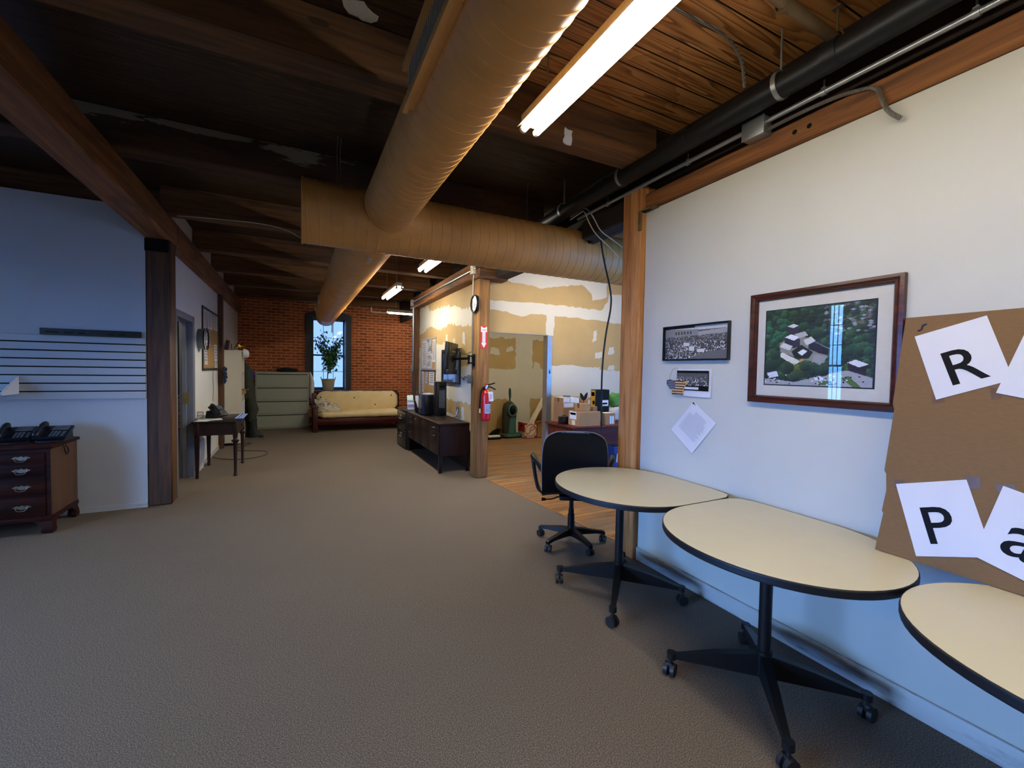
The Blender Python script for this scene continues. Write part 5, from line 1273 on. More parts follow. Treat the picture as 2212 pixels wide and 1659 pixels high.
# ---------------------------------------------------------------- room with the vacuum cleaner
M['vacgreen'] = flat('dark_green_plastic', '#22423f', .35, spec=.5); M['vacteal'] = flat('teal_plastic', '#3d6d68', .3, spec=.5); M['vacbag'] = flat('brown_green_bag', '#33342a', .8)
t = thing('vacuum_cleaner', 'dark green upright vacuum cleaner against the patched back wall', 'vacuum cleaner', (4.28, 8.6, 0))
vy = 8.62
m = MB(); m.box(4.06, 4.50, 8.42, 8.66, .015, .09, bev=.03, seg=3); wpart('head', m, M['vacgreen'], t)
m = MB(); m.box(4.13, 4.45, 8.415, 8.44, .02, .075, bev=.01); wpart('bumper', m, M['vacteal'], t)
for x in (4.09, 4.47):
    m = MB(); m.cyl((x-.015, 8.66, .04), (x+.015, 8.66, .04), .04, seg=16); wpart('wheel', m, M['caster'], t)
m = MB(); m.rings([[(4.275+w*c_, vy+.02+d*s_, z) for c_, s_ in ((math.cos(a), math.sin(a)) for a in (2*math.pi*k/20 for k in range(20)))] for w, d, z in ((.15, .09, .07), (.155, .10, .2), (.165, .11, .45), (.16, .105, .62), (.13, .09, .73), (.06, .05, .79))], 0); wpart('body', m, M['vacbag'], t)
m = MB(); m.rings([[(4.32+w*c_, vy-.06+d*s_, z) for c_, s_ in ((math.cos(a), math.sin(a)) for a in (2*math.pi*k/16 for k in range(16)))] for w, d, z in ((.10, .05, .07), (.085, .05, .3), (.07, .05, .45))], 0); wpart('front_panel', m, M['vacteal'], t)
m = MB(); ring = [(4.30+.10*math.cos(a), vy-.115, .60+.125*math.sin(a)) for a in (2*math.pi*k/24 for k in range(25))]; m.tube(ring, .018, 8, cap=False); wpart('hose_ring', m, M['vacteal'], t)
m = MB(); m.sphere((4.31, vy-.09, .60), .07, 14, 8, sc=(1, .5, 1.2)); wpart('cyclone_cover', m, M['black'], t)
m = MB(); m.tube([(4.285, vy, .74), (4.28, vy, .86), (4.262, vy, .95), (4.262, vy, 1.05), (4.272, vy, 1.085), (4.29, vy, 1.06), (4.294, vy, .95), (4.292, vy, .86)], .016, 10, smooth=2); wpart('handle', m, M['vacgreen'], t)
m = MB(); m.tube([(4.40, vy-.08, .62), (4.42, vy-.05, .5), (4.41, vy-.04, .3), (4.40, vy-.06, .12)], .006, 6, smooth=2); wpart('cord', m, M['blackcable'], t)
t = thing('carton_with_logo', 'white and red carton with a round swirl emblem holding the slats', 'box', (4.56, 8.42, 0))
M['cartonred'] = flat('carton_red', '#b53427', .6); M['cartonwhite'] = flat('carton_white', '#d9cfc0', .7)
m = MB(); x0, x1, y0, y1, h = 4.50, 4.80, 8.30, 8.62, .335
for b in ((x0, x1, y0, y0+.006, 0, h), (x0, x1, y1-.006, y1, 0, h), (x0, x0+.006, y0, y1, 0, h), (x1-.006, x1, y0, y1, 0, h), (x0, x1, y0, y1, 0, .006)): m.box(*b)
wpart('carton_body', m, M['cartonwhite'], t)
m = MB(); m.box(x0-.0015, x0, y0+.01, y1-.01, h*.38, h-.004); wpart('red_panel', m, M['cartonred'], t)
m = MB(); m.box(x0-.003, x0-.0015, y0+.10, y0+.2, h*.72, h*.83); wpart('hand_hole', m, M['black'], t)
for u, v in ((0, h-.05), (x1-x0-.06, h-.05), (0, 0), (x1-x0-.06, 0)):
    m = MB(); m.box(x0+u, x0+u+.06, y0-.0015, y0, v, v+.05); wpart('red_corner', m, M['cartonred'], t)
m = MB(); cx, cz = (x0+x1)/2, h/2; m.lathe([(.125, 0), (.14, 0), (.14, .002), (.125, .002), (.125, 0)], (cx, y0-.003, cz), 'y', 36, cap0=False, cap1=False)
arcp = [(cx-.10, cz-.06), (cx-.06, cz-.075), (cx-.025, cz-.05), (cx-.01, cz), (cx, cz+.045), (cx+.035, cz+.075), (cx+.085, cz+.075), (cx+.105, cz+.045), (cx+.07, cz+.015), (cx+.02, cz-.005), (cx-.005, cz-.015)]
for a, b in zip(arcp, arcp[1:]):
    d = Vector((b[0]-a[0], b[1]-a[1])); n = Vector((-d.y, d.x)).normalized()*.008
    m.prism([(a[0]-n.x, a[1]-n.y), (b[0]-n.x, b[1]-n.y), (b[0]+n.x, b[1]+n.y), (a[0]+n.x, a[1]+n.y)], y0-.003, y0-.001, 'xz')
wpart('swirl_emblem', m, M['cartonred'], t)
carton('cardboard_box', 'plain brown carton with a raised flap next to the swirl emblem carton', 4.83, 5.10, 8.30, 8.56, 0, .345, labels=())
m = MB(); m.box(4.82, 5.11, 8.22, 8.30, .34, .346, rot=Matrix.Rotation(R(-38), 3, 'X')); 
_tp = [o for o in C.objects if o.get('label') == 'plain brown carton with a raised flap next to the swirl emblem carton'][0]
wpart('flap', m, M['kraft'], _tp)
carton('cardboard_box', 'brown carton half hidden behind the slats and the plain carton', 5.06, 5.36, 8.58, 8.86, 0, .58, M['kraftdark'])
M['slat'] = flat('cream_slat', '#e2d9c2', .45, var=.04)
for i in range(9):
    m = MB(); x = 4.512+.005*i; L = 1.27-.04*(i % 3); a = R(30.5+.6*(i % 3)); y = 8.325+.029*i
    m.box(x, x+.04, y, y+.012, .012, L, rot=Matrix.Rotation(a, 3, 'Y'), about=(x, y, .012), bev=.003, seg=1)
    solo('blind_slat', m, M['slat'], 'one of the cream slats leaning out of the swirl emblem carton', 'slat', 'cream slats in the carton')
t = thing('dustpan', 'black and white dustpan on the floor by the post', 'dustpan', (3.85, 8.5, 0))
m = MB(); m.box(3.66, 3.98, 8.38, 8.62, -.004, .035, bev=.01); wpart('tray', m, M['black'], t)
m = MB(); m.box(3.68, 3.96, 8.40, 8.60, .035, .08, bev=.015); wpart('pan', m, M['white'], t)
m = MB(); m.prism([(3.72, .08), (3.83, .17), (3.93, .215), (4.0, .20), (3.97, .14), (3.95, .07)], 8.47, 8.53, 'xz'); wpart('handle', m, M['black'], t)

# ================================================================ alcove: slatwall, chest, phones
m = MB(); zz = [1.760, 1.692, 1.613, 1.534, 1.456, 1.376, 1.296, 1.217, 1.141]
t = thing('slatwall_panel', 'white slatwall panel with dark horizontal grooves on the alcove wall', 'slatwall', (-2.5, 5.69, 1.141))
m = MB(); m.box(-4.0, -1.392, 5.694, 5.6995, 1.141, 1.760); wpart('backing', m, M['black'], t)
for a, b in zip(zz, zz[1:]):
    m = MB(); m.box(-4.0, -1.393, 5.680, 5.694, b+(.006 if b > 1.15 else 0), a-.006 if a < 1.75 else a, bev=.002, seg=1); wpart('slat', m, M['alcove'], t)
M['olive'] = flat('dark_olive_board', '#2d2817', .6)
t = thing('sign_plank', 'long dark plank sign standing along the top of the slatwall', 'sign', (-1.79, 5.67, 1.76))
m = MB(); m.box(-2.17, -1.42, 5.655, 5.680, 1.7605, 1.823, bev=.002); wpart('plank', m, M['olive'], t)
m = MB()
for x0, x1, z in ((-2.13, -2.02, 1.79), (-2.0, -1.92, 1.789), (-1.90, -1.83, 1.788), (-1.68, -1.62, 1.785), (-1.60, -1.54, 1.785)):
    k = int((x1-x0)/.014)
    for i in range(k): m.box(x0+i*.014, x0+i*.014+.009, 5.6544, 5.655, z-.009, z+.009*random.uniform(.3, 1))
wpart('worn_lettering', m, M['boxblack'], t)
t = thing('literature_tray', 'white tray clipped on the slatwall at the left photo edge', 'tray', (-2.45, 5.6, 1.2))
m = MB(); m.box(-2.75, -2.336, 5.42, 5.68, 1.205, 1.213); wpart('shelf', m, M['white'], t)
m = MB(); m.prism([(5.42, 1.195), (5.68, 1.195), (5.68, 1.36), (5.66, 1.36), (5.42, 1.225)], -2.335, -2.325, 'yz'); wpart('end_bracket', m, M['white'], t)
M['chestwood'] = wood('dark_mahogany_chest', '#1a0a07', '#341610', '#4a241a', 'x', .7, .5, bump=0, spec=.12); M['chestside'] = wood('chest_side', '#3a2414', '#5d3d23', '#75522f', 'z', .6, .5, bump=0)
M['brass'] = flat('aged_brass', '#8c8474', .3, .8)
t = thing('chest_of_drawers', 'dark mahogany chest of drawers under the slatwall with phones on top', 'chest of drawers', (-2.34, 5.4, 0))
cx0, cx1, cy0, cy1 = -2.76, -1.925, 5.15, 5.66
m = MB(); m.box(cx0, cx1, cy0, cy1, .13, .745); wpart('carcass', m, M['chestwood'], t)
m = MB(); m.box(cx1, cx1+.004, cy0+.004, cy1-.002, .145, .742); wpart('side_panel', m, M['chestside'], t)
m = MB(); m.box(cx0-.02, cx1+.025, cy0-.03, cy1+.012, .745, .775, bev=.008); wpart('top', m, M['chestwood'], t)
m = MB(); m.box(cx0-.012, cx1+.014, cy0-.014, cy1, .112, .155, bev=.008); wpart('base_molding', m, M['chestwood'], t)
for sx, x in ((1, cx0-.01), (-1, cx1+.012)):
    for sy, y in ((1, cy0-.012), (-1, cy1-.005)):
        m = MB(); rg = []
        for z, w in ((0, .06), (.02, .075), (.06, .068), (.09, .10), (.118, .13)):
            o_ = .006*math.sin(z*45); rg.append([(x-sx*o_, y-sy*o_, z), (x+sx*w, y-sy*o_, z), (x+sx*w, y+sy*.03, z), (x+sx*.03, y+sy*.03, z), (x+sx*.03, y+sy*w, z), (x-sx*o_, y+sy*w, z)])
        m.rings(rg, 0); wpart('foot', m, M['chestwood'], t)
for z0, z1 in ((.628, .712), (.508, .618), (.336, .498), (.165, .326)):
    m = MB(); m.box(cx0+.03, cx1-.03, cy0-.012, cy0+.004, z0, z1, bev=.004); d = wpart('drawer', m, M['chestwood'], t)
    for x in (-2.10, -2.585):
        zc = (z0+z1)/2; m = MB(); m.prism([(x-.06, zc+.004), (x-.035, zc+.018), (x-.015, zc+.012), (x, zc+.022), (x+.015, zc+.012), (x+.035, zc+.018), (x+.06, zc+.004), (x+.035, zc-.008), (x, zc-.018), (x-.035, zc-.008)], cy0-.015, cy0-.012, 'xz')
        m.tube([(x-.035, cy0-.016, zc+.006), (x-.036, cy0-.03, zc-.008), (x-.02, cy0-.033, zc-.026), (x+.02, cy0-.033, zc-.026), (x+.036, cy0-.03, zc-.008), (x+.035, cy0-.016, zc+.006)], .0035, 6, smooth=1); wpart('bail_handle', m, M['brass'], d)
M['phone'] = flat('dark_phone_plastic', '#16191f', .35, spec=.5); M['lcd'] = flat('phone_display', '#4d565c', .2); M['key'] = flat('phone_keys', '#5c626c', .5)
def phone(loc, rz, lab, cat='telephone', tilt=30, group=None):
    """local: user sits at -y; handset on the left (-x)"""
    t = thing('desk_phone', lab, cat, loc, rz, group)
    rt_ = Matrix.Rotation(R(tilt), 4, 'X'); base = Matrix.Translation((0, -.085, .018)) @ rt_
    m = MB(); m.box(-.115, .115, 0, .185, 0, .026, bev=.007); m.xform(base); b = lpart('body', m, M['phone'], t)
    m = MB(); m.prism([(-.08, 0), (.095, 0), (.085, .012), (.075, .095), (.055, .10), (-.07, .02)], -.095, .095, 'yz'); lpart('stand', m, M['phone'], t)
    m = MB(); m.box(-.02, .095, .115, .17, .026, .029, bev=.002); m.xform(base); lpart('display_bezel', m, M['key'], b)
    m = MB(); m.box(-.01, .085, .125, .162, .029, .0305); m.xform(base); lpart('display', m, M['lcd'], b)
    m = MB()
    for i in range(4):
        for j in range(3): m.box(-.008+j*.024, .008+j*.024, .018+i*.02, .031+i*.02, .026, .031, bev=.002, seg=1)
    for i in range(4): m.box(.07, .095, .018+i*.02, .029+i*.02, .026, .03, bev=.002, seg=1)
    m.xform(base); lpart('keys', m, M['key'], b)
    m = MB(); m.tube([(-.082, -.005, .048), (-.082, .02, .058), (-.082, .09, .066), (-.082, .16, .058), (-.082, .19, .048)], [.02, .024, .018, .024, .02], 12, smooth=2); m.box(-.104, -.06, -.008, .04, .026, .052, bev=.01); m.box(-.104, -.06, .145, .19, .026, .052, bev=.01); m.xform(base); lpart('handset', m, M['phone'], t)
    m = MB(); pts = [(-.09+.01*math.sin(k*2.1)+.0*k, -.10-.012*math.cos(k*2.1)+.0015*k, .006+.004) for k in range(2)]
    m.tube([(-.08, -.08, .02), (-.09, -.105, .006), (-.03, -.125, .005), (.05, -.115, .005), (.10, -.09, .006)], .004, 6, smooth=2); lpart('cord', m, M['blackcable'], t)
    return t
phone((-1.995, 5.43, .776), R(-4), 'black desk phone at the right end of the chest top')
phone((-2.235, 5.43, .776), R(3), 'black desk phone in the middle of the row on the chest')
phone((-2.48, 5.43, .776), R(-2), 'black desk phone at the left cut off by the photo edge')
cable('phone_cable', [(-1.95, 5.33, .78), (-1.915, 5.28, .775), (-1.893, 5.31, .75), (-1.89, 5.33, .69), (-1.89, 5.36, .65), (-1.89, 5.40, .67), (-1.888, 5.38, .71), (-1.89, 5.34, .74)], .005, M['blackcable'], 'black phone cord looping down the side of the chest', 'cord')

# ================================================================ left wall: writing table and things round it
M['darkmahog'] = wood('dark_writing_table', '#140a08', '#2a1511', '#3d211a', 'y', .8, .35, bump=0, spec=.45)
t = thing('writing_table', 'small dark writing table with turned legs beside the left doorway', 'table', (-.94, 7.28, 0))
tx0, tx1, ty0, ty1, tz = -1.215, -.68, 6.80, 7.76, .755
m = MB(); m.box(tx0, tx1, ty0, ty1, tz-.022, tz, bev=.005); wpart('top', m, M['darkmahog'], t)
for b in ((tx0+.03, tx1-.03, ty0+.03, ty0+.05), (tx0+.03, tx1-.03, ty1-.05, ty1-.03), (tx0+.03, tx0+.05, ty0+.05, ty1-.05), (tx1-.05, tx1-.03, ty0+.05, ty1-.05)):
    m = MB(); m.box(*b, .565, tz-.022); wpart('apron', m, M['darkmahog'], t)
for x, y, turned in ((tx1-.055, ty0+.055, 1), (tx1-.055, ty1-.055, 1), (tx0+.055, ty0+.055, 0), (tx0+.055, ty1-.055, 0)):
    m = MB(); m.box(x-.027, x+.027, y-.027, y+.027, .53, tz-.022, bev=.003)
    if turned: m.lathe([(.018, 0), (.026, .012), (.018, .03), (.017, .10), (.026, .44), (.028, .455), (.047, .475), (.049, .487), (.03, .497), (.024, .51), (.026, .53)], (x, y, 0), seg=18)
    else: m.rings([[(x+sx*w, y+sy*w, z) for sx, sy in ((-1, -1), (1, -1), (1, 1), (-1, 1))] for w, z in ((.017, 0), (.027, .53))])
    wpart('leg', m, M['darkmahog'], t)
m = MB(); m.box(tx1-.032, tx1-.028, 7.0, 7.5, .585, .705, bev=.001, seg=1); d = wpart('drawer', m, M['darkmahog'], t)
m = MB(); m.cyl((tx1-.03, 7.25, .645), (tx1-.01, 7.25, .645), .012, seg=12); wpart('knob', m, M['darkmahog'], d)
phone((-1.0, 7.24, tz+.006), R(62), 'black desk phone tilted up on the small writing table', tilt=46)
m = MB(); m.box(-1.20, -.93, 6.92, 7.34, tz, tz+.003, rot=Matrix.Rotation(R(12), 3, 'Z')); solo('newspaper', m, M['newsprint'], 'flat paper lying under the phone on the writing table', 'paper')
m = MB(); m.box(-1.19, -1.03, 6.83, 6.93, tz, tz+.002, rot=Matrix.Rotation(R(-15), 3, 'Z')); solo('note_paper', m, M['palegreen'], 'small pale note at the near edge of the writing table', 'paper')
M['notebook'] = flat('blue_notebook_cover', '#2f6bd0', .4)
t = thing('notebook', 'blue and white striped notebook hanging over the table corner', 'notebook', (-.70, 7.3, tz))
m = MB(); m.box(-.76, -.655, 6.98, 7.62, tz+.001, tz+.012, bev=.002, seg=1); wpart('cover', m, M['notebook'], t)
for x in (-.742, -.70, -.668):
    m = MB(); m.box(x-.006, x+.006, 6.98, 7.62, tz+.012, tz+.0132); wpart('white_stripe', m, M['white'], t)
t = thing('pencil_cup', 'wire mesh pencil cup at the wall end of the writing table', 'pencil cup', (-1.17, 7.12, tz))
m = MB()
for k in range(18):
    a = 2*math.pi*k/18; m.cyl((-1.165+.036*math.cos(a), 7.12+.036*math.sin(a), tz), (-1.165+.036*math.cos(a), 7.12+.036*math.sin(a), tz+.10), .0016, seg=5)
for z in (.003, .05, .1): m.lathe([(.034, z-.002), (.038, z-.002), (.038, z+.002), (.034, z+.002)], (-1.165, 7.12, tz), seg=18, cap0=False, cap1=False)
wpart('wire_basket', m, M['greysteel'], t)
m = MB(); m.box(-1.225, -1.20, 7.14, 7.62, .0, .42, bev=.003, rot=Matrix.Rotation(R(3), 3, 'Y')); solo('foam_board', m, M['white'], 'white panel leaning on the wall under the writing table', 'panel')
# clock, corkboard and hanging things on the left wall
t = clock('wall_clock', 'deep chrome clock on the left wall beside the corkboard', (XL+.075, 7.47, 1.865), (1, 0, 0), .155, M['frameblack'], ((.5, R(-60), .006), (.75, R(130), .005)))
m = MB(); m.lathe([(.135, -.074), (.142, -.07), (.142, .0), (.135, .0)], (0, 0, 0), 'x', 32); lpart('drum', m, M['greysteel'], t)
m = MB(); m.lathe([(.142, .030), (.153, .034), (.16, .028), (.158, .018)], (0, 0, 0), 'x', 32, 0, False, False); lpart('chrome_bezel', m, M['chrome'], t)
t = board('notice_board', 'olive framed corkboard with curling papers on the left wall', 7.71, 9.12, 1.41, 2.37, XL, 1, M['olive'], M['cork'], .035)
note(t, 7.77, 8.05, 1.95, 2.33, XL, 1, 9, M['paper']); note(t, 8.1, 8.55, 2.06, 2.34, XL, 1, 8, M['paper']); note(t, 8.62, 9.05, 2.08, 2.34, XL, 1, 8, M['newsprint']); note(t, 8.0, 8.32, 1.80, 2.03, XL, 1, 4, M['paper']); note(t, 7.76, 8.0, 1.50, 1.93, XL, 1, 8, M['paper'], .10); note(t, 8.70, 8.98, 1.56, 1.84, XL, 1, 5, M['paper']); note(t, 8.74, 9.0, 1.45, 1.55, XL, 1, 2, M['paper']); note(t, 7.76, 8.25, 1.45, 1.53, XL, 1, 0, M['kraft'])
cable('thin_wall_cable', [(XL+.02, 8.55, 1.41), (XL+.015, 8.53, 1.25), (XL+.02, 8.56, 1.1), (XL+.015, 8.54, .98), (XL+.02, 8.5, .90)], .004, M['greysteel'], 'thin grey cord dangling below the corkboard', 'cord')
t = thing('cloth_bow', 'dark blue cloth bow hung on the narrow post below the corkboard', 'bow', (-1.13, 9.12, 1.22))
M['navy'] = flat('navy_cloth', '#232e52', .85, var=.2); m = MB()
for k in range(9):
    a = 2*math.pi*k/9; r = .055+.02*(k % 2); m.sphere((-1.135+.01*(k % 3), 9.12+r*math.cos(a)*1.2, 1.34+r*math.sin(a)*1.6), .04, 10, 6, sc=(.5, 1, .8))
m.sphere((-1.13, 9.12, 1.34), .05, 12, 8, sc=(.7, 1, 1)); wpart('loops', m, M['navy'], t)
m = MB(); m.cyl((-1.17, 9.1, 1.36), (-1.13, 9.12, 1.35), .006, seg=6); m.box(-1.15, -1.12, 9.09, 9.13, 1.17, 1.28, bev=.008); wpart('tail', m, M['navy'], t)
# bookcase and what is on it
M['bookwhite'] = flat('white_laminate_board', '#d3cbb8', .6, var=.015, scale=4)
t = thing('bookcase', 'tall white bookcase seen from its blank side on the left wall', 'bookcase', (-1.08, 9.95, 0))
bx0, bx1, by0, by1, bz = -1.225, -.935, 9.70, 10.22, 1.785
for b in ((bx0, bx1, by0, by0+.02, 0, bz), (bx0, bx1, by1-.02, by1, 0, bz), (bx0, bx0+.012, by0+.02, by1-.02, 0, bz)):
    m = MB(); m.box(*b, bev=.001, seg=1); wpart('panel', m, M['bookwhite'], t)
for z in (.06, .50, .93, 1.35, bz-.022):
    m = MB(); m.box(bx0+.012, bx1-.004, by0+.02, by1-.02, z, z+.02); wpart('shelf', m, M['bookwhite'], t)
m = MB(); m.box(bx0-.005, bx0+.012, by0-.006, by0, .03, bz); wpart('wood_edge', m, M['post_dark'], t)
for z, col, w, d in ((.52, 'paper', .32, .02), (.95, 'kraft', .14, .06), (.08, 'paper', .4, .015)):
    m = MB(); m.box(bx0+.05, bx1+d, by0+.03, by0+.03+w, z, z+(.30 if col == 'paper' else .07), bev=.003, seg=1)
    solo('shelf_file' if col == 'paper' else 'wood_block', m, M[col], {'.52': 'white file box on the middle bookcase shelf', '.95': 'pale wood block jutting from the bookcase shelf', '.08': 'white file box on the bottom bookcase shelf'}[('%.2f' % z)[1:]], 'box')
m = MB(); m.box(bx0+.06, bx1+.10, by0+.05, by0+.25, 1.02, 1.035, bev=.002, seg=1); m.recalc = True; solo('wood_board', m, M['post_brown'], 'thin wooden board sticking out over the pale wood block', 'board')
t = thing('brass_lamp', 'brass reflector lamp clamped on top of the bookcase', 'lamp', (-.99, 9.85, bz))
M['polbrass'] = flat('polished_brass', '#c9a05a', .18, 1.0, var=0)
m = MB(); ax = Vector((.65, -.75, .1)).normalized(); c0 = Vector((-.965, 9.80, 1.865))
rg = []; e1 = ax.orthogonal().normalized(); e2 = ax.cross(e1)
for r, h in ((.02, -.07), (.05, -.06), (.07, -.03), (.08, .01), (.076, .012), (.062, -.02), (.04, -.045), (.012, -.05)): rg.append([tuple(c0+ax*h+(e1*math.cos(a)+e2*math.sin(a))*r) for a in (2*math.pi*k/22 for k in range(22))])
m.rings(rg, 0); wpart('reflector', m, M['polbrass'], t)
m = MB(); m.tube([(-1.07, 9.9, bz), (-1.07, 9.9, bz+.07), tuple(c0-ax*.06)], .008, 8); m.cyl((-1.07, 9.9, bz), (-1.07, 9.9, bz+.012), .045, seg=18); wpart('stand', m, M['brass'], t)
m = MB(); m.box(-1.20, -1.165, 9.72, 9.98, bz+.001, bz+.19, bev=.003, seg=1, rot=Matrix.Rotation(R(9), 3, 'Y')); solo('leaning_frame', m, M['post_dark'], 'dark wooden frame leaning on the wall on top of the bookcase', 'frame')
m = MB(); m.box(-1.11, -1.095, 9.74, 9.76, bz+.001, bz+.12); m.box(-1.13, -1.07, 9.72, 9.78, bz+.0005, bz+.012); solo('wooden_peg', m, M['post_brown'], 'small upright wooden peg on top of the bookcase', 'peg')
# hard hat, waders, coats
t = thing('hard_hat', 'white hard hat hung at the top corner of the bookcase', 'hat', (-.885, 10.0, 1.66))
m = MB(); rg = []
for r, h in ((.115, 0), (.105, .03), (.095, .08), (.06, .115), (.01, .125)): rg.append([(-.925+.05+h*.75-.05, 10.0+r*math.cos(a), 1.735+r*.85*math.sin(a)-h*.1) for a in (2*math.pi*k/20 for k in range(20))])
m.rings(rg, 0); wpart('shell', m, M['white'], t)
m = MB(); m.lathe([(.112, -.004), (.128, -.003), (.128, .003), (.112, .004)], (-.922, 10.0, 1.735), 'x', 22, 0, False, False); m.tube([(-.93, 10.0, 1.83), (-.935, 10.0, 1.81)], .006, 6); wpart('brim', m, M['white'], t)
M['wader'] = flat('olive_wader_cloth', '#33372a', .75, var=.2, scale=14); M['boot'] = flat('black_green_rubber', '#1f2624', .5)
t = thing('chest_waders', 'dark olive waders with rubber boots hanging beside the white bookcase', 'waders', (-.85, 10.45, 0))
def body(rows, mat, name, n=18, par=None):
    m = MB(); rg = []
    for x, y, z, a, b in rows:
        rg.append([(x+a*math.cos(w)*(1+.07*math.sin(4*w+z*9)), y+b*math.sin(w)*(1+.07*math.sin(3*w-z*11)), z) for w in (2*math.pi*k/n for k in range(n))])
    m.rings(rg, 0); return wpart(name, m, mat, par or t, smooth=70)
body(((-.90, 10.46, .78, .12, .10), (-.885, 10.46, 1.0, .115, .10), (-.90, 10.46, 1.2, .10, .09), (-.92, 10.46, 1.42, .075, .06), (-.93, 10.46, 1.53, .03, .02)), M['wader'], 'bib')
for dx, y in ((.035, 10.40), (-.04, 10.52)):
    body(((-.86+dx, y, .34, .075, .065), (-.85+dx, y, .48, .085, .07), (-.83+dx, y, .58, .10, .07), (-.86+dx, y, .70, .095, .07), (-.87+dx, y, .82, .08, .07)), M['wader'], 'leg')
    m = MB(); rg = []
    for x, z, a, b in ((-.84, .40, .078, .068), (-.835, .30, .070, .06), (-.83, .16, .072, .06), (-.81, .10, .10, .062), (-.80, .0, .115, .062)): rg.append([(x+dx+a*math.cos(w), y+b*math.sin(w), z) for w in (2*math.pi*k/18 for k in range(18))])
    m.rings(rg, 0); bt = wpart('boot', m, M['boot'], t, smooth=70)
    m = MB(); rg = []
    for xx, h, w_ in ((-.82, .12, .055), (-.76, .105, .06), (-.70, .085, .058), (-.665, .06, .045), (-.65, .03, .02)): rg.append([(xx+dx, y+w_*math.cos(w), max(0, h*.5+h*.5*math.sin(w))) for w in (2*math.pi*k/14 for k in range(14))])
    m.rings(rg, 0); wpart('toe', m, M['boot'], bt, smooth=70)
m = MB(); m.tube([(-.93, 10.46, 1.53), (-.94, 10.35, 1.60), (-.945, 10.225, 1.62)], .006, 6); wpart('strap', m, M['wader'], t)
M['jacketblue'] = flat('blue_jacket', '#22388c', .7, var=.15); M['coatblack'] = flat('navy_black_coat', '#10131d', .85)
t = thing('hanging_coat', 'dark navy coat with a bright blue hood hanging between waders and grey cabinet', 'coat', (-1.0, 11.3, .35))
body(((-.99, 11.3, .38, .13, .10), (-.98, 11.3, .8, .125, .10), (-.98, 11.3, 1.2, .11, .09), (-1.0, 11.3, 1.45, .085, .06), (-1.03, 11.3, 1.55, .03, .03)), M['coatblack'], 'coat_body')
body(((-.91, 11.2, 1.12, .02, .02), (-.90, 11.2, 1.2, .06, .04), (-.91, 11.2, 1.32, .08, .05), (-.95, 11.2, 1.42, .06, .04), (-.98, 11.2, 1.46, .02, .02)), M['jacketblue'], 'hood')
m = MB(); m.tube([(-1.04, 11.3, 1.54), (-1.12, 11.3, 1.58), (-1.23, 11.3, 1.58)], .008, 6); wpart('coat_hook', m, M['black'], t)
# grey lateral filing cabinet
M['cabgrey'] = flat('sage_grey_steel', '#a2a698', .45, .0, var=.03, scale=3, spec=.4)
t = thing('lateral_filing_cabinet', 'wide grey-green four-drawer lateral filing cabinet by the brick wall', 'filing cabinet', (-.28, 11.87, 0))
kx0, kx1, ky0, ky1, kz = -.855, .285, 11.66, 12.08, 1.35
m = MB(); m.box(kx0, kx1, ky0, ky1, .0, kz, bev=.004); wpart('body', m, M['cabgrey'], t)
for i in range(4):
    z0 = .045+i*.325; z1 = z0+.305; m = MB(); m.box(kx0+.025, kx1-.025, ky0-.012, ky0, z0, z1-.04, bev=.003, seg=1); m.box(kx0+.025, kx1-.025, ky0-.006, ky0, z1-.016, z1, bev=.001, seg=1); d = wpart('drawer', m, M['cabgrey'], t)
    m = MB(); m.box(kx0+.035, kx1-.035, ky0-.002, ky0+.002, z1-.038, z1-.018); wpart('pull_recess', m, M['olive'], d)
t = thing('hanging_shirt', 'white shirt hanging off the right side of the grey cabinet', 'shirt', (.345, 11.7, .68))
M['cloth'] = flat('white_cloth', '#d9d6d2', .9, var=.04, scale=10)
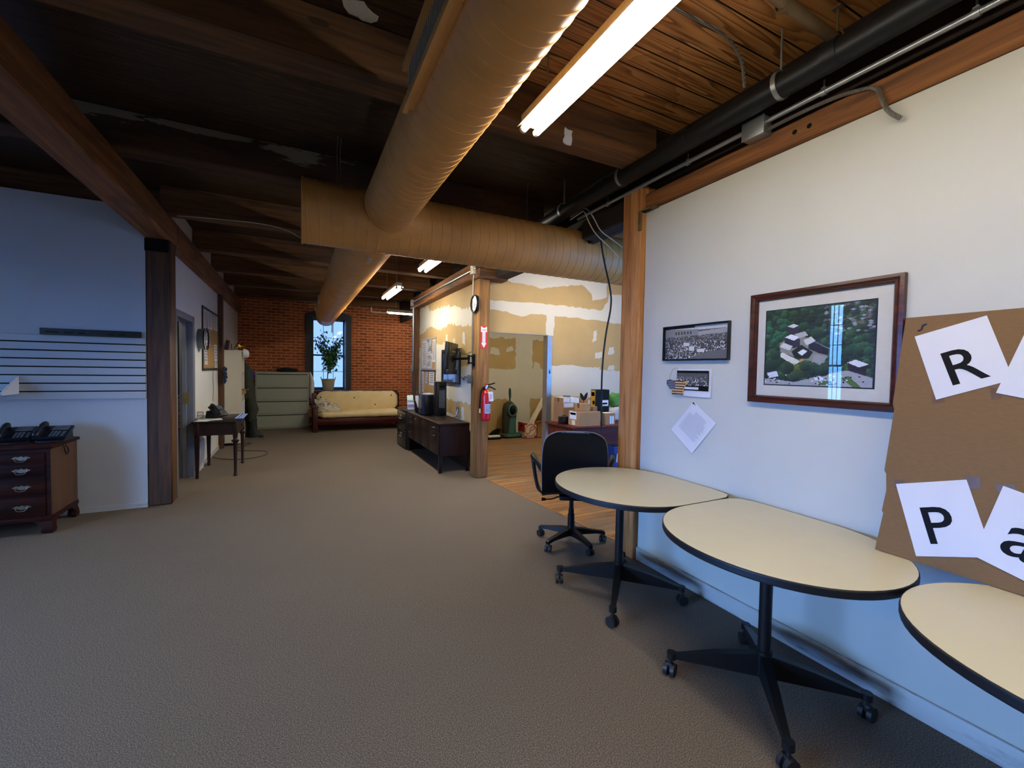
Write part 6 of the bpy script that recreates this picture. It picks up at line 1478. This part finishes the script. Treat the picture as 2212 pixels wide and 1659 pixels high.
body(((.335, 11.72, .72, .035, .10), (.34, 11.72, .80, .05, .11), (.345, 11.72, .95, .055, .12), (.345, 11.72, 1.12, .055, .13), (.33, 11.72, 1.25, .04, .11), (.305, 11.72, 1.36, .015, .05)), M['cloth'], 'shirt_body', 22)
body(((.34, 11.70, .62, .02, .03), (.34, 11.70, .75, .028, .04), (.345, 11.69, .95, .032, .045), (.34, 11.64, 1.15, .03, .04), (.33, 11.66, 1.28, .02, .03)), M['cloth'], 'sleeve', 14)
lumpy('black_cap_pile', 'dark heap of cloth and gear on top of the grey cabinet', 'clothing', (-.17, 11.87, kz+.001), .22, .12, .05, M['coatblack'], .3)
m = MB(); m.cyl((-.60, 11.85, kz+.001), (-.60, 11.85, kz+.02), .05, .045, seg=18); solo('ashtray', m, M['chrome'], 'small shiny dish left of the heap on the grey cabinet', 'dish')
m = MB(); m.tube([(-.50, 11.84, kz+.004), (-.53, 11.86, kz+.12)], .006, 8); m.cyl((-.50, 11.84, kz), (-.50, 11.84, kz+.012), .03, seg=14); solo('pen_stand', m, M['brass'], 'thin slanted pen stand on the grey cabinet', 'pen stand')
m = MB(); m.box(.05, .26, 11.75, 11.98, kz+.001, kz+.018, bev=.003, seg=1); solo('closed_binder', m, M['screen'], 'flat black binder at the right end of the grey cabinet top', 'binder')
# floor: power strip and cord
t = thing('power_strip', 'black power strip on the carpet at the foot of the bookcase', 'power strip', (-1.12, 9.5, 0))
m = MB(); m.box(-1.20, -1.04, 9.46, 9.54, 0, .04, bev=.006); wpart('body', m, M['black'], t)
m = MB(); [m.box(-1.185+.036*i, -1.165+.036*i, 9.485, 9.515, .04, .0415) for i in range(4)]; wpart('sockets', m, M['greysteel'], t)
cable('floor_cable', [(-1.04, 9.5, .012), (-.9, 9.62, .006), (-.72, 9.66, .006), (-.95, 9.1, .006), (-1.0, 8.9, .006), (-.7, 8.75, .006), (-.45, 8.6, .006), (-.42, 8.3, .006), (-.6, 8.05, .006), (-.8, 8.0, .006), (-1.05, 8.1, .006), (-1.2, 8.25, .03)], .005, M['blackcable'], 'dark power cord looping over the carpet by the writing table', 'cord', smooth=3)
